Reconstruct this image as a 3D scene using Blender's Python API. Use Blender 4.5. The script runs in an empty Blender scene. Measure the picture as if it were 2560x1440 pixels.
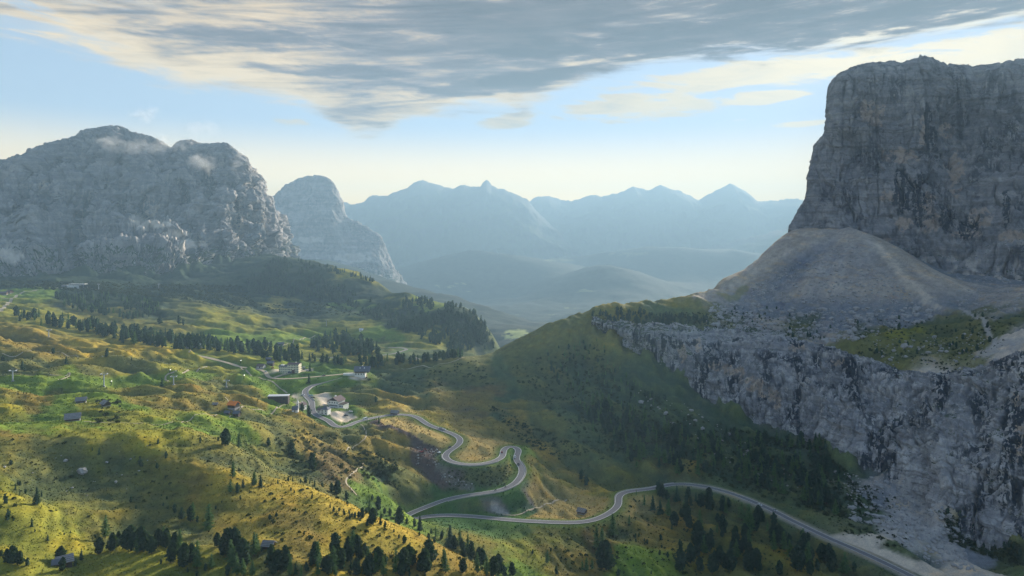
import bpy, bmesh, math, random
import numpy as np
from mathutils import Vector, Matrix

# ------------------------------------------------------------------ camera
F = 1730.0          # focal length in photo pixels (photo 2560 x 1440)
HV = 600.0          # photo row of the true horizon
HC = 260.0          # camera height above the scene datum (m)
sc = bpy.context.scene
COL = sc.collection
cam = bpy.data.cameras.new("camera"); camo = bpy.data.objects.new("camera", cam); COL.objects.link(camo)
camo.location = (0, 0, HC); camo.rotation_euler = (math.radians(90), 0, 0)
cam.sensor_width = 36.0; cam.lens = 36.0 * F / 2560.0
cam.shift_y = -(720.0 - HV) / 2560.0
cam.clip_start = 1.0; cam.clip_end = 90000.0
sc.camera = camo

# ------------------------------------------------------------------ light
SUN_AZ, SUN_EL = math.radians(29.0), math.radians(14.5)     # azimuth to the right of the view axis
sun_dir = Vector((math.sin(SUN_AZ) * math.cos(SUN_EL), math.cos(SUN_AZ) * math.cos(SUN_EL), math.sin(SUN_EL)))
sl = bpy.data.lights.new("sun", 'SUN'); slo = bpy.data.objects.new("sun", sl); COL.objects.link(slo)
sl.energy = 4.4; sl.angle = math.radians(9.0); sl.color = (1.0, 0.91, 0.76)
slo.rotation_euler = (-sun_dir).to_track_quat('-Z', 'Y').to_euler()
slo.location = (0, 0, 2000)
sc.view_settings.view_transform = 'Standard'; sc.view_settings.look = 'None'
sc.view_settings.gamma = 1.0; sc.view_settings.use_curve_mapping = False
sc.view_settings.exposure = 1.8
sc.cycles.use_denoising = True
sc.cycles.max_bounces = 6; sc.cycles.diffuse_bounces = 2; sc.cycles.glossy_bounces = 1
sc.cycles.volume_bounces = 0; sc.cycles.transparent_max_bounces = 8
sc.cycles.sample_clamp_indirect = 3.0
sc.cycles.use_adaptive_sampling = True; sc.cycles.adaptive_threshold = 0.02


class NT:
    """small helper to write node trees"""
    def __init__(self, tree):
        self.t = tree; tree.nodes.clear()
    def n(self, kind, **kw):
        nd = self.t.nodes.new(kind)
        for k, v in kw.items():
            if k.startswith('i_'):
                nd.inputs[k[2:].replace('__', ' ')].default_value = v
            else:
                setattr(nd, k, v)
        return nd
    def l(self, a, b):
        self.t.links.new(a, b)
    def set(self, sock, v):
        if hasattr(v, 'is_output'):
            self.l(v, sock)
        else:
            sock.default_value = v
    def m(self, op, a, b=0.0, c=0.0, clamp=False):
        nd = self.t.nodes.new('ShaderNodeMath'); nd.operation = op; nd.use_clamp = clamp
        self.set(nd.inputs[0], a); self.set(nd.inputs[1], b); self.set(nd.inputs[2], c)
        return nd.outputs[0]
    def vm(self, op, a, b=(0, 0, 0)):
        nd = self.t.nodes.new('ShaderNodeVectorMath'); nd.operation = op
        self.set(nd.inputs[0], a); self.set(nd.inputs[1], b)
        return nd.outputs['Value'] if op in ('DOT_PRODUCT', 'LENGTH') else nd.outputs[0]
    def comb(self, x, y, z):
        nd = self.t.nodes.new('ShaderNodeCombineXYZ')
        self.set(nd.inputs[0], x); self.set(nd.inputs[1], y); self.set(nd.inputs[2], z)
        return nd.outputs[0]
    def sep(self, v):
        nd = self.t.nodes.new('ShaderNodeSeparateXYZ'); self.l(v, nd.inputs[0]); return nd.outputs
    def noise(self, vec, scale, detail=4.0, rough=0.55, dist=0.0, lac=2.0):
        nd = self.t.nodes.new('ShaderNodeTexNoise')
        self.l(vec, nd.inputs['Vector'])
        nd.inputs['Scale'].default_value = scale; nd.inputs['Detail'].default_value = detail
        nd.inputs['Roughness'].default_value = rough; nd.inputs['Distortion'].default_value = dist
        nd.inputs['Lacunarity'].default_value = lac
        return nd.outputs['Fac']
    def smooth(self, v, a, b, lo=0.0, hi=1.0):
        nd = self.t.nodes.new('ShaderNodeMapRange'); nd.interpolation_type = 'SMOOTHSTEP'
        self.set(nd.inputs['Value'], v)
        nd.inputs['From Min'].default_value = a; nd.inputs['From Max'].default_value = b
        nd.inputs['To Min'].default_value = lo; nd.inputs['To Max'].default_value = hi
        return nd.outputs[0]
    def mix(self, f, a, b, mode='MIX'):
        nd = self.t.nodes.new('ShaderNodeMix'); nd.data_type = 'RGBA'; nd.blend_type = mode
        self.set(nd.inputs[0], f)
        for s, v in ((nd.inputs[6], a), (nd.inputs[7], b)):
            if hasattr(v, 'is_output'): self.l(v, s)
            else: s.default_value = (*v[:3], 1.0)
        return nd.outputs[2]
    def ramp(self, f, stops):
        nd = self.t.nodes.new('ShaderNodeValToRGB'); cr = nd.color_ramp
        while len(cr.elements) < len(stops): cr.elements.new(0.5)
        for e, (p, c) in zip(cr.elements, stops):
            e.position = p; e.color = (*c[:3], 1.0)
        self.set(nd.inputs[0], f)
        return nd.outputs[0]


# ------------------------------------------------------------------ sky
world = bpy.data.worlds.new("World"); sc.world = world; world.use_nodes = True
W = NT(world.node_tree)
sky = W.n('ShaderNodeTexSky', sky_type='NISHITA', sun_disc=False)
sky.sun_elevation = SUN_EL; sky.sun_rotation = SUN_AZ
sky.altitude = 2200.0; sky.air_density = 1.0; sky.dust_density = 0.5; sky.ozone_density = 1.0
SKY_STRENGTH = 0.135
d = W.n('ShaderNodeTexCoord').outputs['Generated']
dx, dy, dz = W.sep(d)
hor = W.m('SQRT', W.m('ADD', W.m('MULTIPLY', dx, dx), W.m('MULTIPLY', dy, dy)))
el = W.m('DIVIDE', dz, W.m('MAXIMUM', hor, 0.02))                     # tangent of the elevation
az = W.m('DIVIDE', W.m('ARCTAN2', dx, dy), math.pi)                   # -1..1, 0 straight ahead
dzc = W.m('ADD', W.m('MAXIMUM', dz, 0.0), 0.15)
px, py = W.m('DIVIDE', dx, dzc), W.m('DIVIDE', dy, dzc)               # position on a flat cloud deck
# streaks run from upper right down to the left
rx = W.m('ADD', W.m('MULTIPLY', px, 0.95), W.m('MULTIPLY', py, 0.30))
ry = W.m('SUBTRACT', W.m('MULTIPLY', py, 0.95), W.m('MULTIPLY', px, 0.30))
deck = W.comb(W.m('MULTIPLY', rx, 0.75), ry, 0.0)
deckw = W.vm('ADD', deck, W.comb(W.m('MULTIPLY', W.noise(deck, 0.7, 3), 1.2), W.m('MULTIPLY', W.noise(W.vm('ADD', deck, (7, 3, 1)), 0.8, 3), 1.0), 0.0))
n_big = W.noise(deckw, 0.75, 4, 0.5)
n_mid = W.noise(deckw, 2.5, 8, 0.62, 0.5)
dirv = W.comb(W.m('MULTIPLY', az, 16.0), W.m('MULTIPLY', el, 24.0), 0.0)
n_fine = W.noise(W.vm('ADD', dirv, (3.3, 1.7, 0.4)), 1.9, 9, 0.62, 0.5)
n_puff = W.noise(W.vm('ADD', W.vm('MULTIPLY', W.comb(W.m('MULTIPLY', az, 16.0), W.m('SUBTRACT', W.m('MULTIPLY', el, 24.0), W.m('MULTIPLY', az, 5.0)), 0.0), (0.8, 2.0, 1)), (1.3, 6.7, 0.4)), 1.5, 9, 0.60, 0.7)
n_wisp = W.noise(W.comb(W.m('MULTIPLY', az, 30.0), W.m('ADD', W.m('MULTIPLY', el, 70.0), W.m('MULTIPLY', az, 22.0)), 0.3), 0.8, 8, 0.64, 0.8)
# lower rim of the deck as an elevation depending on the azimuth
fc = W.n('ShaderNodeFloatCurve'); cu = fc.mapping.curves[0]


def rim(u, v):
    t = (u - 1280.0) / F
    return (math.atan(t) / math.pi + 1) / 2, ((HV - v) / F) / math.sqrt(1 + t * t)
pts = [(0.0, 0.12), (0.25, 0.10), (0.33, 0.13)]
pts += [rim(u, v) for u, v in ((0, 110), (200, 150), (420, 215), (640, 245), (840, 318), (900, 340), (1010, 312), (1150, 286), (1300, 276), (1420, 235), (1560, 192), (1800, 158), (2150, 140), (2400, 92), (2560, 55))]
pts += [(0.70, 0.26), (0.80, 0.15), (1.0, 0.12)]
while len(cu.points) < len(pts): cu.points.new(0.5, 0.5)
for p_, (x_, y_) in zip(cu.points, pts):
    p_.location = (x_, y_ * 2.0); p_.handle_type = 'AUTO_CLAMPED'
fc.mapping.update()
W.l(W.m('MULTIPLY', W.m('ADD', az, 1.0), 0.5), fc.inputs['Value'])
rim_el = W.m('MULTIPLY', fc.outputs[0], 0.5)
over = W.m('SUBTRACT', el, rim_el)                                     # > 0 inside the deck
jit = W.m('ADD', W.m('MULTIPLY', W.m('SUBTRACT', n_fine, 0.5), 0.060), W.m('MULTIPLY', W.m('SUBTRACT', n_wisp, 0.5), 0.050))
inside = W.m('ADD', over, jit)
m_deck = W.smooth(inside, -0.004, 0.022)
front = W.m('DIVIDE', dy, W.m('MAXIMUM', hor, 0.02))
m_deck = W.m('MULTIPLY', m_deck, W.smooth(W.m('ADD', front, W.m('MULTIPLY', n_big, 0.5)), -0.15, 0.55))
m_deck = W.m('MULTIPLY', m_deck, W.smooth(W.m('ADD', el, W.m('MULTIPLY', W.m('SUBTRACT', n_big, 0.5), 0.8)), 1.5, 0.75))
# thin streaky holes towards the left end of the deck
hole = W.m('MULTIPLY', W.smooth(az, -0.135, -0.205), W.smooth(W.m('ADD', n_wisp, W.m('MULTIPLY', n_fine, 0.5)), 0.78, 0.62))
m_deck = W.m('MULTIPLY', m_deck, W.m('SUBTRACT', 1.0, W.m('MULTIPLY', hole, 0.85)))
thick = W.m('ADD', W.m('MULTIPLY', W.smooth(inside, 0.0, 0.10), 0.42), W.m('MULTIPLY', n_big, 0.50))
thick = W.m('ADD', thick, W.m('MULTIPLY', W.m('SUBTRACT', n_mid, 0.5), 0.60))
thick = W.m('ADD', thick, W.m('MULTIPLY', W.m('SUBTRACT', n_wisp, 0.5), 0.30))
thick = W.m('ADD', thick, W.m('MULTIPLY', W.m('SUBTRACT', n_puff, 0.5), 1.45))
thick = W.m('ADD', thick, W.m('MULTIPLY', W.m('SUBTRACT', n_fine, 0.5), 0.70))
# the deck is denser towards the right
thick = W.m('ADD', thick, W.smooth(W.m('DIVIDE', dx, W.m('MAXIMUM', hor, 0.02)), -0.62, 0.34, -0.22, 0.29))
def lens(u, v, hw, hh, tilt, lo, hi, amp=1.7):
    t = (u - 1280.0) / F; a0 = math.atan(t) / math.pi; e0 = ((HV - v) / F) / math.sqrt(1 + t * t)
    wa = hw / F / (1 + t * t) / math.pi; we = hh / F / math.sqrt(1 + t * t)
    ax = W.m('DIVIDE', W.m('SUBTRACT', az, a0), wa)
    ey = W.m('SUBTRACT', W.m('DIVIDE', W.m('SUBTRACT', el, e0), we), W.m('MULTIPLY', ax, tilt))
    q = W.m('SUBTRACT', 1.0, W.m('ADD', W.m('MULTIPLY', ax, ax), W.m('MULTIPLY', ey, ey)))
    q = W.m('ADD', q, W.m('MULTIPLY', W.m('ADD', W.m('SUBTRACT', n_fine, 0.5), W.m('SUBTRACT', n_wisp, 0.5)), amp * 2))
    return W.smooth(q, lo, hi), q
# heavier rolls inside the deck
for args, am in (((1950, 75, 820, 62, 0.35, 0.0, 0.9, 0.9), 0.34), ((1240, 212, 250, 26, 1.5, 0.0, 0.8, 0.9), 0.34), ((850, 178, 250, 20, 0.1, 0.0, 0.8, 1.0), 0.26), ((640, 95, 330, 34, 0.2, 0.0, 0.9, 1.0), 0.20)):
    thick = W.m('ADD', thick, W.m('MULTIPLY', lens(*args)[0], am))
c_deck = W.ramp(thick, [(0.05, (1.35, 1.02, 0.60)), (0.28, (1.02, 0.76, 0.46)), (0.43, (0.64, 0.50, 0.37)), (0.56, (0.34, 0.29, 0.29)), (0.70, (0.19, 0.17, 0.195)), (1.0, (0.085, 0.085, 0.115))])
# separate lens-shaped clouds below the deck


m_low, q_low = None, None
for args in ((1590, 262, 240, 46, 0.35, 0.1, 0.75), (1950, 178, 520, 42, 0.55, -0.1, 0.7), (1905, 243, 125, 20, 0.25, 0.1, 0.8), (1985, 311, 110, 9, 0.2, 0.1, 0.9), (1270, 305, 90, 22, 0.5, 0.15, 0.9), (735, 303, 75, 13, 0.0, 0.15, 0.9), (1850, 300, 35, 4, 0.0, 0.2, 0.9), (2500, 130, 330, 60, 0.3, -0.1, 0.6)):
    mk, q = lens(*args)
    m_low = mk if m_low is None else W.m('MAXIMUM', m_low, mk)
c_low = W.ramp(W.m('ADD', W.m('MULTIPLY', n_fine, 0.6), W.m('MULTIPLY', n_wisp, 0.55)), [(0.40, (1.25, 1.02, 0.66)), (0.56, (1.05, 0.84, 0.55)), (0.70, (0.60, 0.56, 0.52)), (0.85, (0.42, 0.43, 0.48))])
# brightening of cloud near the sun
sd = W.vm('DOT_PRODUCT', d, tuple(sun_dir))
glow = W.m('POWER', W.m('MAXIMUM', sd, 0.0), 22.0)
thin = W.smooth(thick, 0.75, 0.25)
CE = 0.225                                                              # cloud radiance at this exposure
c_deck = W.mix(W.m('MULTIPLY', W.m('MULTIPLY', glow, thin), 0.9), c_deck, (1.5, 1.32, 0.95))
c_low = W.mix(W.m('MULTIPLY', glow, 0.8, clamp=True), c_low, (1.75, 1.45, 0.95))
clear = W.vm('MULTIPLY', sky.outputs[0], (SKY_STRENGTH, SKY_STRENGTH, SKY_STRENGTH))
clear = W.vm('DIVIDE', clear, W.vm('ADD', W.vm('MULTIPLY', clear, (4.2, 3.4, 2.6)), (1.0, 1.0, 1.0)))    # soft clamp per channel evens out the glare
# thin cream veil low over the horizon
veil = W.m('MULTIPLY', W.m('MULTIPLY', W.smooth(el, 0.17, 0.05), W.smooth(front, -0.1, 0.75)), 0.85)
clear = W.mix(veil, clear, W.mix(glow, (0.88, 0.54, 0.10), (0.72, 0.45, 0.09)))
bg_col = W.mix(m_low, clear, W.vm('MULTIPLY', c_low, (CE, CE, CE)))
bg_col = W.mix(m_deck, bg_col, W.vm('MULTIPLY', c_deck, (CE, CE, CE)))
bgn = W.n('ShaderNodeBackground'); W.l(bg_col, bgn.inputs['Color']); bgn.inputs['Strength'].default_value = 1.0
wo = W.n('ShaderNodeOutputWorld'); W.l(bgn.outputs[0], wo.inputs['Surface'])
world.cycles.sampling_method = 'MANUAL'; world.cycles.sample_map_resolution = 512

# ------------------------------------------------------------------ numpy noise
_r = np.random.RandomState(7)
_PERM = np.concatenate([_r.permutation(256)] * 3).astype(np.int32)
_g = _r.normal(size=(256, 3)); _g /= np.linalg.norm(_g, axis=1)[:, None]
_ang = _r.rand(256) * 6.2832; _GX2, _GY2 = np.cos(_ang).astype(np.float32), np.sin(_ang).astype(np.float32)
_RH = _r.rand(256).astype(np.float32)
_GX, _GY, _GZ = [np.ascontiguousarray(_g[:, k]).astype(np.float32) for k in range(3)]


def pnoise(x, y, z):
    x = np.asarray(x, np.float32); y = np.asarray(y, np.float32); z = np.asarray(z, np.float32)
    x, y, z = np.broadcast_arrays(x, y, z)
    xi = np.floor(x).astype(np.int32); yi = np.floor(y).astype(np.int32); zi = np.floor(z).astype(np.int32)
    xf, yf, zf = x - xi, y - yi, z - zi
    u, v, w = [q * q * q * (q * (q * 6 - 15) + 10) for q in (xf, yf, zf)]
    xi &= 255; yi &= 255; zi &= 255
    out = 0.0
    for i in (0, 1):
        a = _PERM[(xi + i) & 255]; wx = u if i else 1 - u
        for j in (0, 1):
            b = _PERM[a + ((yi + j) & 255)]; wy = v if j else 1 - v
            for k in (0, 1):
                h = _PERM[b + ((zi + k) & 255)]; wz = w if k else 1 - w
                out = out + wx * wy * wz * (_GX[h] * (xf - i) + _GY[h] * (yf - j) + _GZ[h] * (zf - k))
    return out * 1.6


def pnoise2(x, y, zs):
    x = np.asarray(x, np.float32); y = np.asarray(y, np.float32)
    x, y = np.broadcast_arrays(x, y); x = x + np.float32(13.7 * zs); y = y - np.float32(7.9 * zs)
    fx = np.floor(x); fy = np.floor(y); xf, yf = x - fx, y - fy
    xi = fx.astype(np.int32) & 255; yi = fy.astype(np.int32) & 255
    u = xf * xf * xf * (xf * (xf * 6 - 15) + 10); v = yf * yf * yf * (yf * (yf * 6 - 15) + 10)
    a, b_ = _PERM[xi], _PERM[(xi + 1) & 255]; y1_ = (yi + 1) & 255
    h = _PERM[a + yi]; n00 = _GX2[h] * xf + _GY2[h] * yf
    h = _PERM[b_ + yi]; n10 = _GX2[h] * (xf - 1) + _GY2[h] * yf
    h = _PERM[a + y1_]; n01 = _GX2[h] * xf + _GY2[h] * (yf - 1)
    h = _PERM[b_ + y1_]; n11 = _GX2[h] * (xf - 1) + _GY2[h] * (yf - 1)
    p0 = n00 + u * (n10 - n00); p1 = n01 + u * (n11 - n01)
    return (p0 + v * (p1 - p0)) * np.float32(1.35)


def pn(x, y, z):
    return pnoise2(x, y, float(z)) if np.ndim(z) == 0 else pnoise(x, y, z)


def fbm(x, y, z=0.0, oct=4, gain=0.5, lac=2.03):
    s, a, f = 0.0, 1.0, 1.0
    for o in range(oct):
        s = s + a * pn(x * f + 17.3 * o, y * f - 9.1 * o, z * f + 5.7 * o)
        a *= gain; f *= lac
    return s


def ridged(x, y, z=0.0, oct=4, gain=0.5, lac=2.07):
    s, a, f = 0.0, 1.0, 1.0
    for o in range(oct):
        s = s + a * (1 - 2.2 * np.abs(pn(x * f + 31.3 * o, y * f - 3.1 * o, z * f + 8.7 * o)))
        a *= gain; f *= lac
    return s


def cells(x, y, z):
    """distance to the nearest of random points, border distance, and a random value per cell"""
    x = np.asarray(x, np.float32); y = np.asarray(y, np.float32); z = np.asarray(z, np.float32)
    xi = np.floor(x).astype(np.int32); yi = np.floor(y).astype(np.int32); zi = np.floor(z).astype(np.int32)
    f1 = np.full(x.shape, 9.0, np.float32); f2 = f1.copy(); hid = np.zeros(x.shape, np.float32); fac = hid.copy()
    for i in (-1, 0, 1):
        for j in (-1, 0, 1):
            for k in (-1, 0, 1):
                h = _PERM[_PERM[_PERM[(xi + i) & 255] + ((yi + j) & 255)] + ((zi + k) & 255)]
                dx_ = xi + i + 0.5 + 0.45 * _GX[h] * 1.4 - x; dy_ = yi + j + 0.5 + 0.45 * _GY[h] * 1.4 - y; dz_ = zi + k + 0.5 + 0.45 * _GZ[h] * 1.4 - z
                dd = dx_ * dx_ + dy_ * dy_ + dz_ * dz_
                f2 = np.minimum(f2, np.maximum(f1, dd)); nw_ = dd < f1; hid = np.where(nw_, _RH[h], hid); fac = np.where(nw_, _GY[h] * dx_ + _GZ[h] * dy_ + _GX[h] * dz_, fac); f1 = np.minimum(f1, dd)
    return np.sqrt(f1), np.sqrt(f2) - np.sqrt(f1), hid, fac


def sstep(x, a, b):
    q = np.clip((x - a) / (b - a), 0, 1); return q * q * (3 - 2 * q)


def gblur(A, s, axis):
    r = int(3 * s) + 1; k = np.exp(-0.5 * (np.arange(-r, r + 1) / s) ** 2); k /= k.sum()
    pad = [(0, 0)] * A.ndim; pad[axis] = (r, r)
    B = np.pad(A, pad, mode='edge'); out = np.zeros_like(A, dtype=np.float64)
    for i, w in enumerate(k):
        sl_ = [slice(None)] * A.ndim; sl_[axis] = slice(i, i + A.shape[axis]); out += w * B[tuple(sl_)]
    return out


def P(u, v, Y):
    """point of the landscape at depth Y seen at photo pixel (u, v)"""
    return np.array([(u - 1280.0) / F * Y, Y, HC - (v - HV) / F * Y])


def catmull(pts, step):
    pts = np.asarray(pts, float); out = []
    q = np.vstack([2 * pts[0] - pts[1], pts, 2 * pts[-1] - pts[-2]])
    for i in range(1, len(q) - 2):
        n = max(2, int(np.linalg.norm(q[i + 1] - q[i]) / step)); t = (np.arange(n) / n)[:, None]
        a, b, c, e = q[i - 1], q[i], q[i + 1], q[i + 2]
        out.append(0.5 * (2 * b + (c - a) * t + (2 * a - 5 * b + 4 * c - e) * t ** 2 + (3 * b - a - 3 * c + e) * t ** 3))
    out.append(pts[-1][None]); return np.vstack(out)


# ------------------------------------------------------------------ objects and materials
def mesh_obj(name, verts, faces, mat=None, parent=None, smooth=True):
    me = bpy.data.meshes.new(name)
    verts = np.asarray(verts, np.float32)
    faces = np.asarray(faces, np.int32)
    nv, nf, k = len(verts), len(faces), faces.shape[1]
    me.vertices.add(nv); me.vertices.foreach_set('co', verts.ravel())
    me.loops.add(nf * k); me.loops.foreach_set('vertex_index', faces.ravel())
    me.polygons.add(nf); me.polygons.foreach_set('loop_start', np.arange(0, nf * k, k, dtype=np.int32))
    me.polygons.foreach_set('loop_total', np.full(nf, k, np.int32))
    if smooth: me.polygons.foreach_set('use_smooth', np.ones(nf, bool))
    me.update(calc_edges=True)
    if mat: me.materials.append(mat)
    o = bpy.data.objects.new(name, me); COL.objects.link(o)
    if parent: o.parent = parent
    return o


def col_attr(o, name, rgb):
    a = o.data.color_attributes.new(name, 'FLOAT_COLOR', 'POINT')
    c = np.ones((len(o.data.vertices), 4), np.float32); c[:, :3] = rgb
    a.data.foreach_set('color', c.ravel())


def f_attr(o, name, val):
    a = o.data.attributes.new(name, 'FLOAT', 'POINT'); a.data.foreach_set('value', np.asarray(val, np.float32).ravel())


def grid_faces(nr, nc):
    i = np.arange(nr * nc).reshape(nr, nc)
    return np.stack([i[:-1, :-1], i[:-1, 1:], i[1:, 1:], i[1:, :-1]], -1).reshape(-1, 4)


def structure(o):
    o['kind'] = 'structure'; return o


def material(name, rough=0.9, spec=0.15):
    m = bpy.data.materials.new(name); m.use_nodes = True
    T = NT(m.node_tree)
    b = T.n('ShaderNodeBsdfPrincipled'); o = T.n('ShaderNodeOutputMaterial')
    T.l(b.outputs[0], o.inputs['Surface'])
    b.inputs['Roughness'].default_value = rough; b.inputs['Specular IOR Level'].default_value = spec
    return m, T, b


def plain(name, col, rough=0.8, var=0.25, scale=1.5, spec=0.2, bump=0.0):
    m, T, b = material(name, rough, spec)
    pos = T.n('ShaderNodeNewGeometry').outputs['Position']
    n = T.noise(pos, scale, 5, 0.6)
    c = T.mix(n, tuple(x * (1 - var) for x in col), tuple(min(1, x * (1 + var)) for x in col))
    T.l(c, b.inputs['Base Color'])
    if bump:
        bn = T.n('ShaderNodeBump'); bn.inputs['Strength'].default_value = bump; bn.inputs['Distance'].default_value = 0.3
        T.l(T.noise(pos, scale * 4, 4), bn.inputs['Height']); T.l(bn.outputs[0], b.inputs['Normal'])
    return m


# ------------------------------------------------------------------ roads: (photo u, v, metres below the camera)
ROAD = [(905, 929, 171), (878, 936, 172), (850, 944, 173.2), (808, 955, 175), (778, 965, 177), (762, 978, 178.3), (767, 992, 179.3), (779, 1003, 180), (780, 1017, 181), (783, 1030, 182), (792, 1039, 183), (811, 1047, 184), (825, 1053, 184.8), (831, 1062, 185.5), (844, 1068, 186.2), (864, 1067, 187), (880, 1060, 187.8), (896, 1053, 188.5), (922, 1047, 189.4), (947, 1042, 190.3), (975, 1037, 191.2), (1003, 1036, 192), (1030, 1038, 193), (1050, 1047, 194), (1069, 1061, 195.3), (1100, 1073, 197), (1128, 1083, 198.3), (1146, 1092, 199.3), (1152, 1102, 200), (1144, 1114, 201), (1126, 1125, 202), (1112, 1136, 203), (1114, 1147, 204), (1129, 1155, 204.8), (1156, 1161, 205.6), (1183, 1162, 206.3), (1211, 1159, 207), (1239, 1152, 207.8), (1256, 1142, 208.6), (1258, 1129, 209.6), (1264, 1119, 210.4), (1279, 1115, 211.2), (1294, 1119, 212), (1297, 1130, 212.8), (1290, 1142, 213.6), (1293, 1154, 214.4), (1304, 1166, 215.2), (1306, 1180, 216), (1298, 1197, 217), (1280, 1214, 218), (1246, 1227, 219), (1205, 1233, 220), (1156, 1240, 221), (1114, 1249, 222), (1072, 1265, 223), (1044, 1276, 223.7), (1017, 1287, 224.4), (1004, 1296, 225), (1012, 1303, 225.6), (1028, 1299, 226), (1052, 1293, 226.5), (1088, 1289, 227.2), (1128, 1288, 228), (1183, 1291, 229), (1239, 1296, 230), (1294, 1301, 231), (1350, 1304, 232), (1400, 1306, 232.8), (1444, 1306, 233.5), (1481, 1301, 234.3), (1512, 1289, 235), (1537, 1273, 235.7), (1547, 1258, 236.3), (1546, 1243, 236.9), (1556, 1232, 237.5), (1582, 1227, 238.2), (1628, 1222, 239.2), (1658, 1215, 239.9), (1689, 1210, 240.5), (1726, 1211, 241.2), (1780, 1220, 242.5), (1842, 1238, 244), (1921, 1271, 246.5), (1982, 1302, 248.5), (2074, 1346, 251.2), (2135, 1372, 253), (2196, 1400, 254.8), (2266, 1434, 257), (2340, 1472, 259)]
SIDE_ROAD = [(883, 932, 171.6), (850, 936, 171.5), (800, 941, 171), (750, 945, 170.8), (705, 948, 170.8), (682, 947, 170.5), (668, 942, 170.2), (667, 931, 169), (660, 925, 168), (640, 922, 167), (600, 918, 165.5), (572, 907, 163), (540, 900, 161), (500, 890, 158.5), (470, 883, 157), (430, 876, 155.5), (380, 873, 154), (330, 871, 152.5), (270, 869, 150)]
SIDE_ROAD2 = [(684, 945, 170.6), (700, 938, 170.4), (725, 932, 170.2), (760, 928, 170)]
FAR_ROAD = [(800, 897, 181), (830, 893, 184), (870, 897, 186), (920, 897, 189), (950, 889, 191), (985, 884, 193), (1005, 878, 195), (1018, 873, 197), (1000, 869, 198), (970, 869, 199)]
FAR_ROAD2 = [(1030, 914, 181), (1038, 905, 183), (1047, 898, 185), (1033, 893, 186)]


def by_drop(lst):
    return np.array([P(u, v, dr * F / (v - HV)) for u, v, dr in lst])


def smooth_line(pts, step=2.5, s=4):
    q = catmull(pts, step); q2 = gblur(q, s, 0); q2[0], q2[-1] = q[0], q[-1]; return q2


road_line = smooth_line(by_drop(ROAD), 2.0, 3)
lines_carve = [(road_line, 4.2), (smooth_line(by_drop(SIDE_ROAD)), 3.0), (smooth_line(by_drop(SIDE_ROAD2)), 3.0), (smooth_line(by_drop(FAR_ROAD)), 4.0), (smooth_line(by_drop(FAR_ROAD2)), 4.0)]

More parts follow.
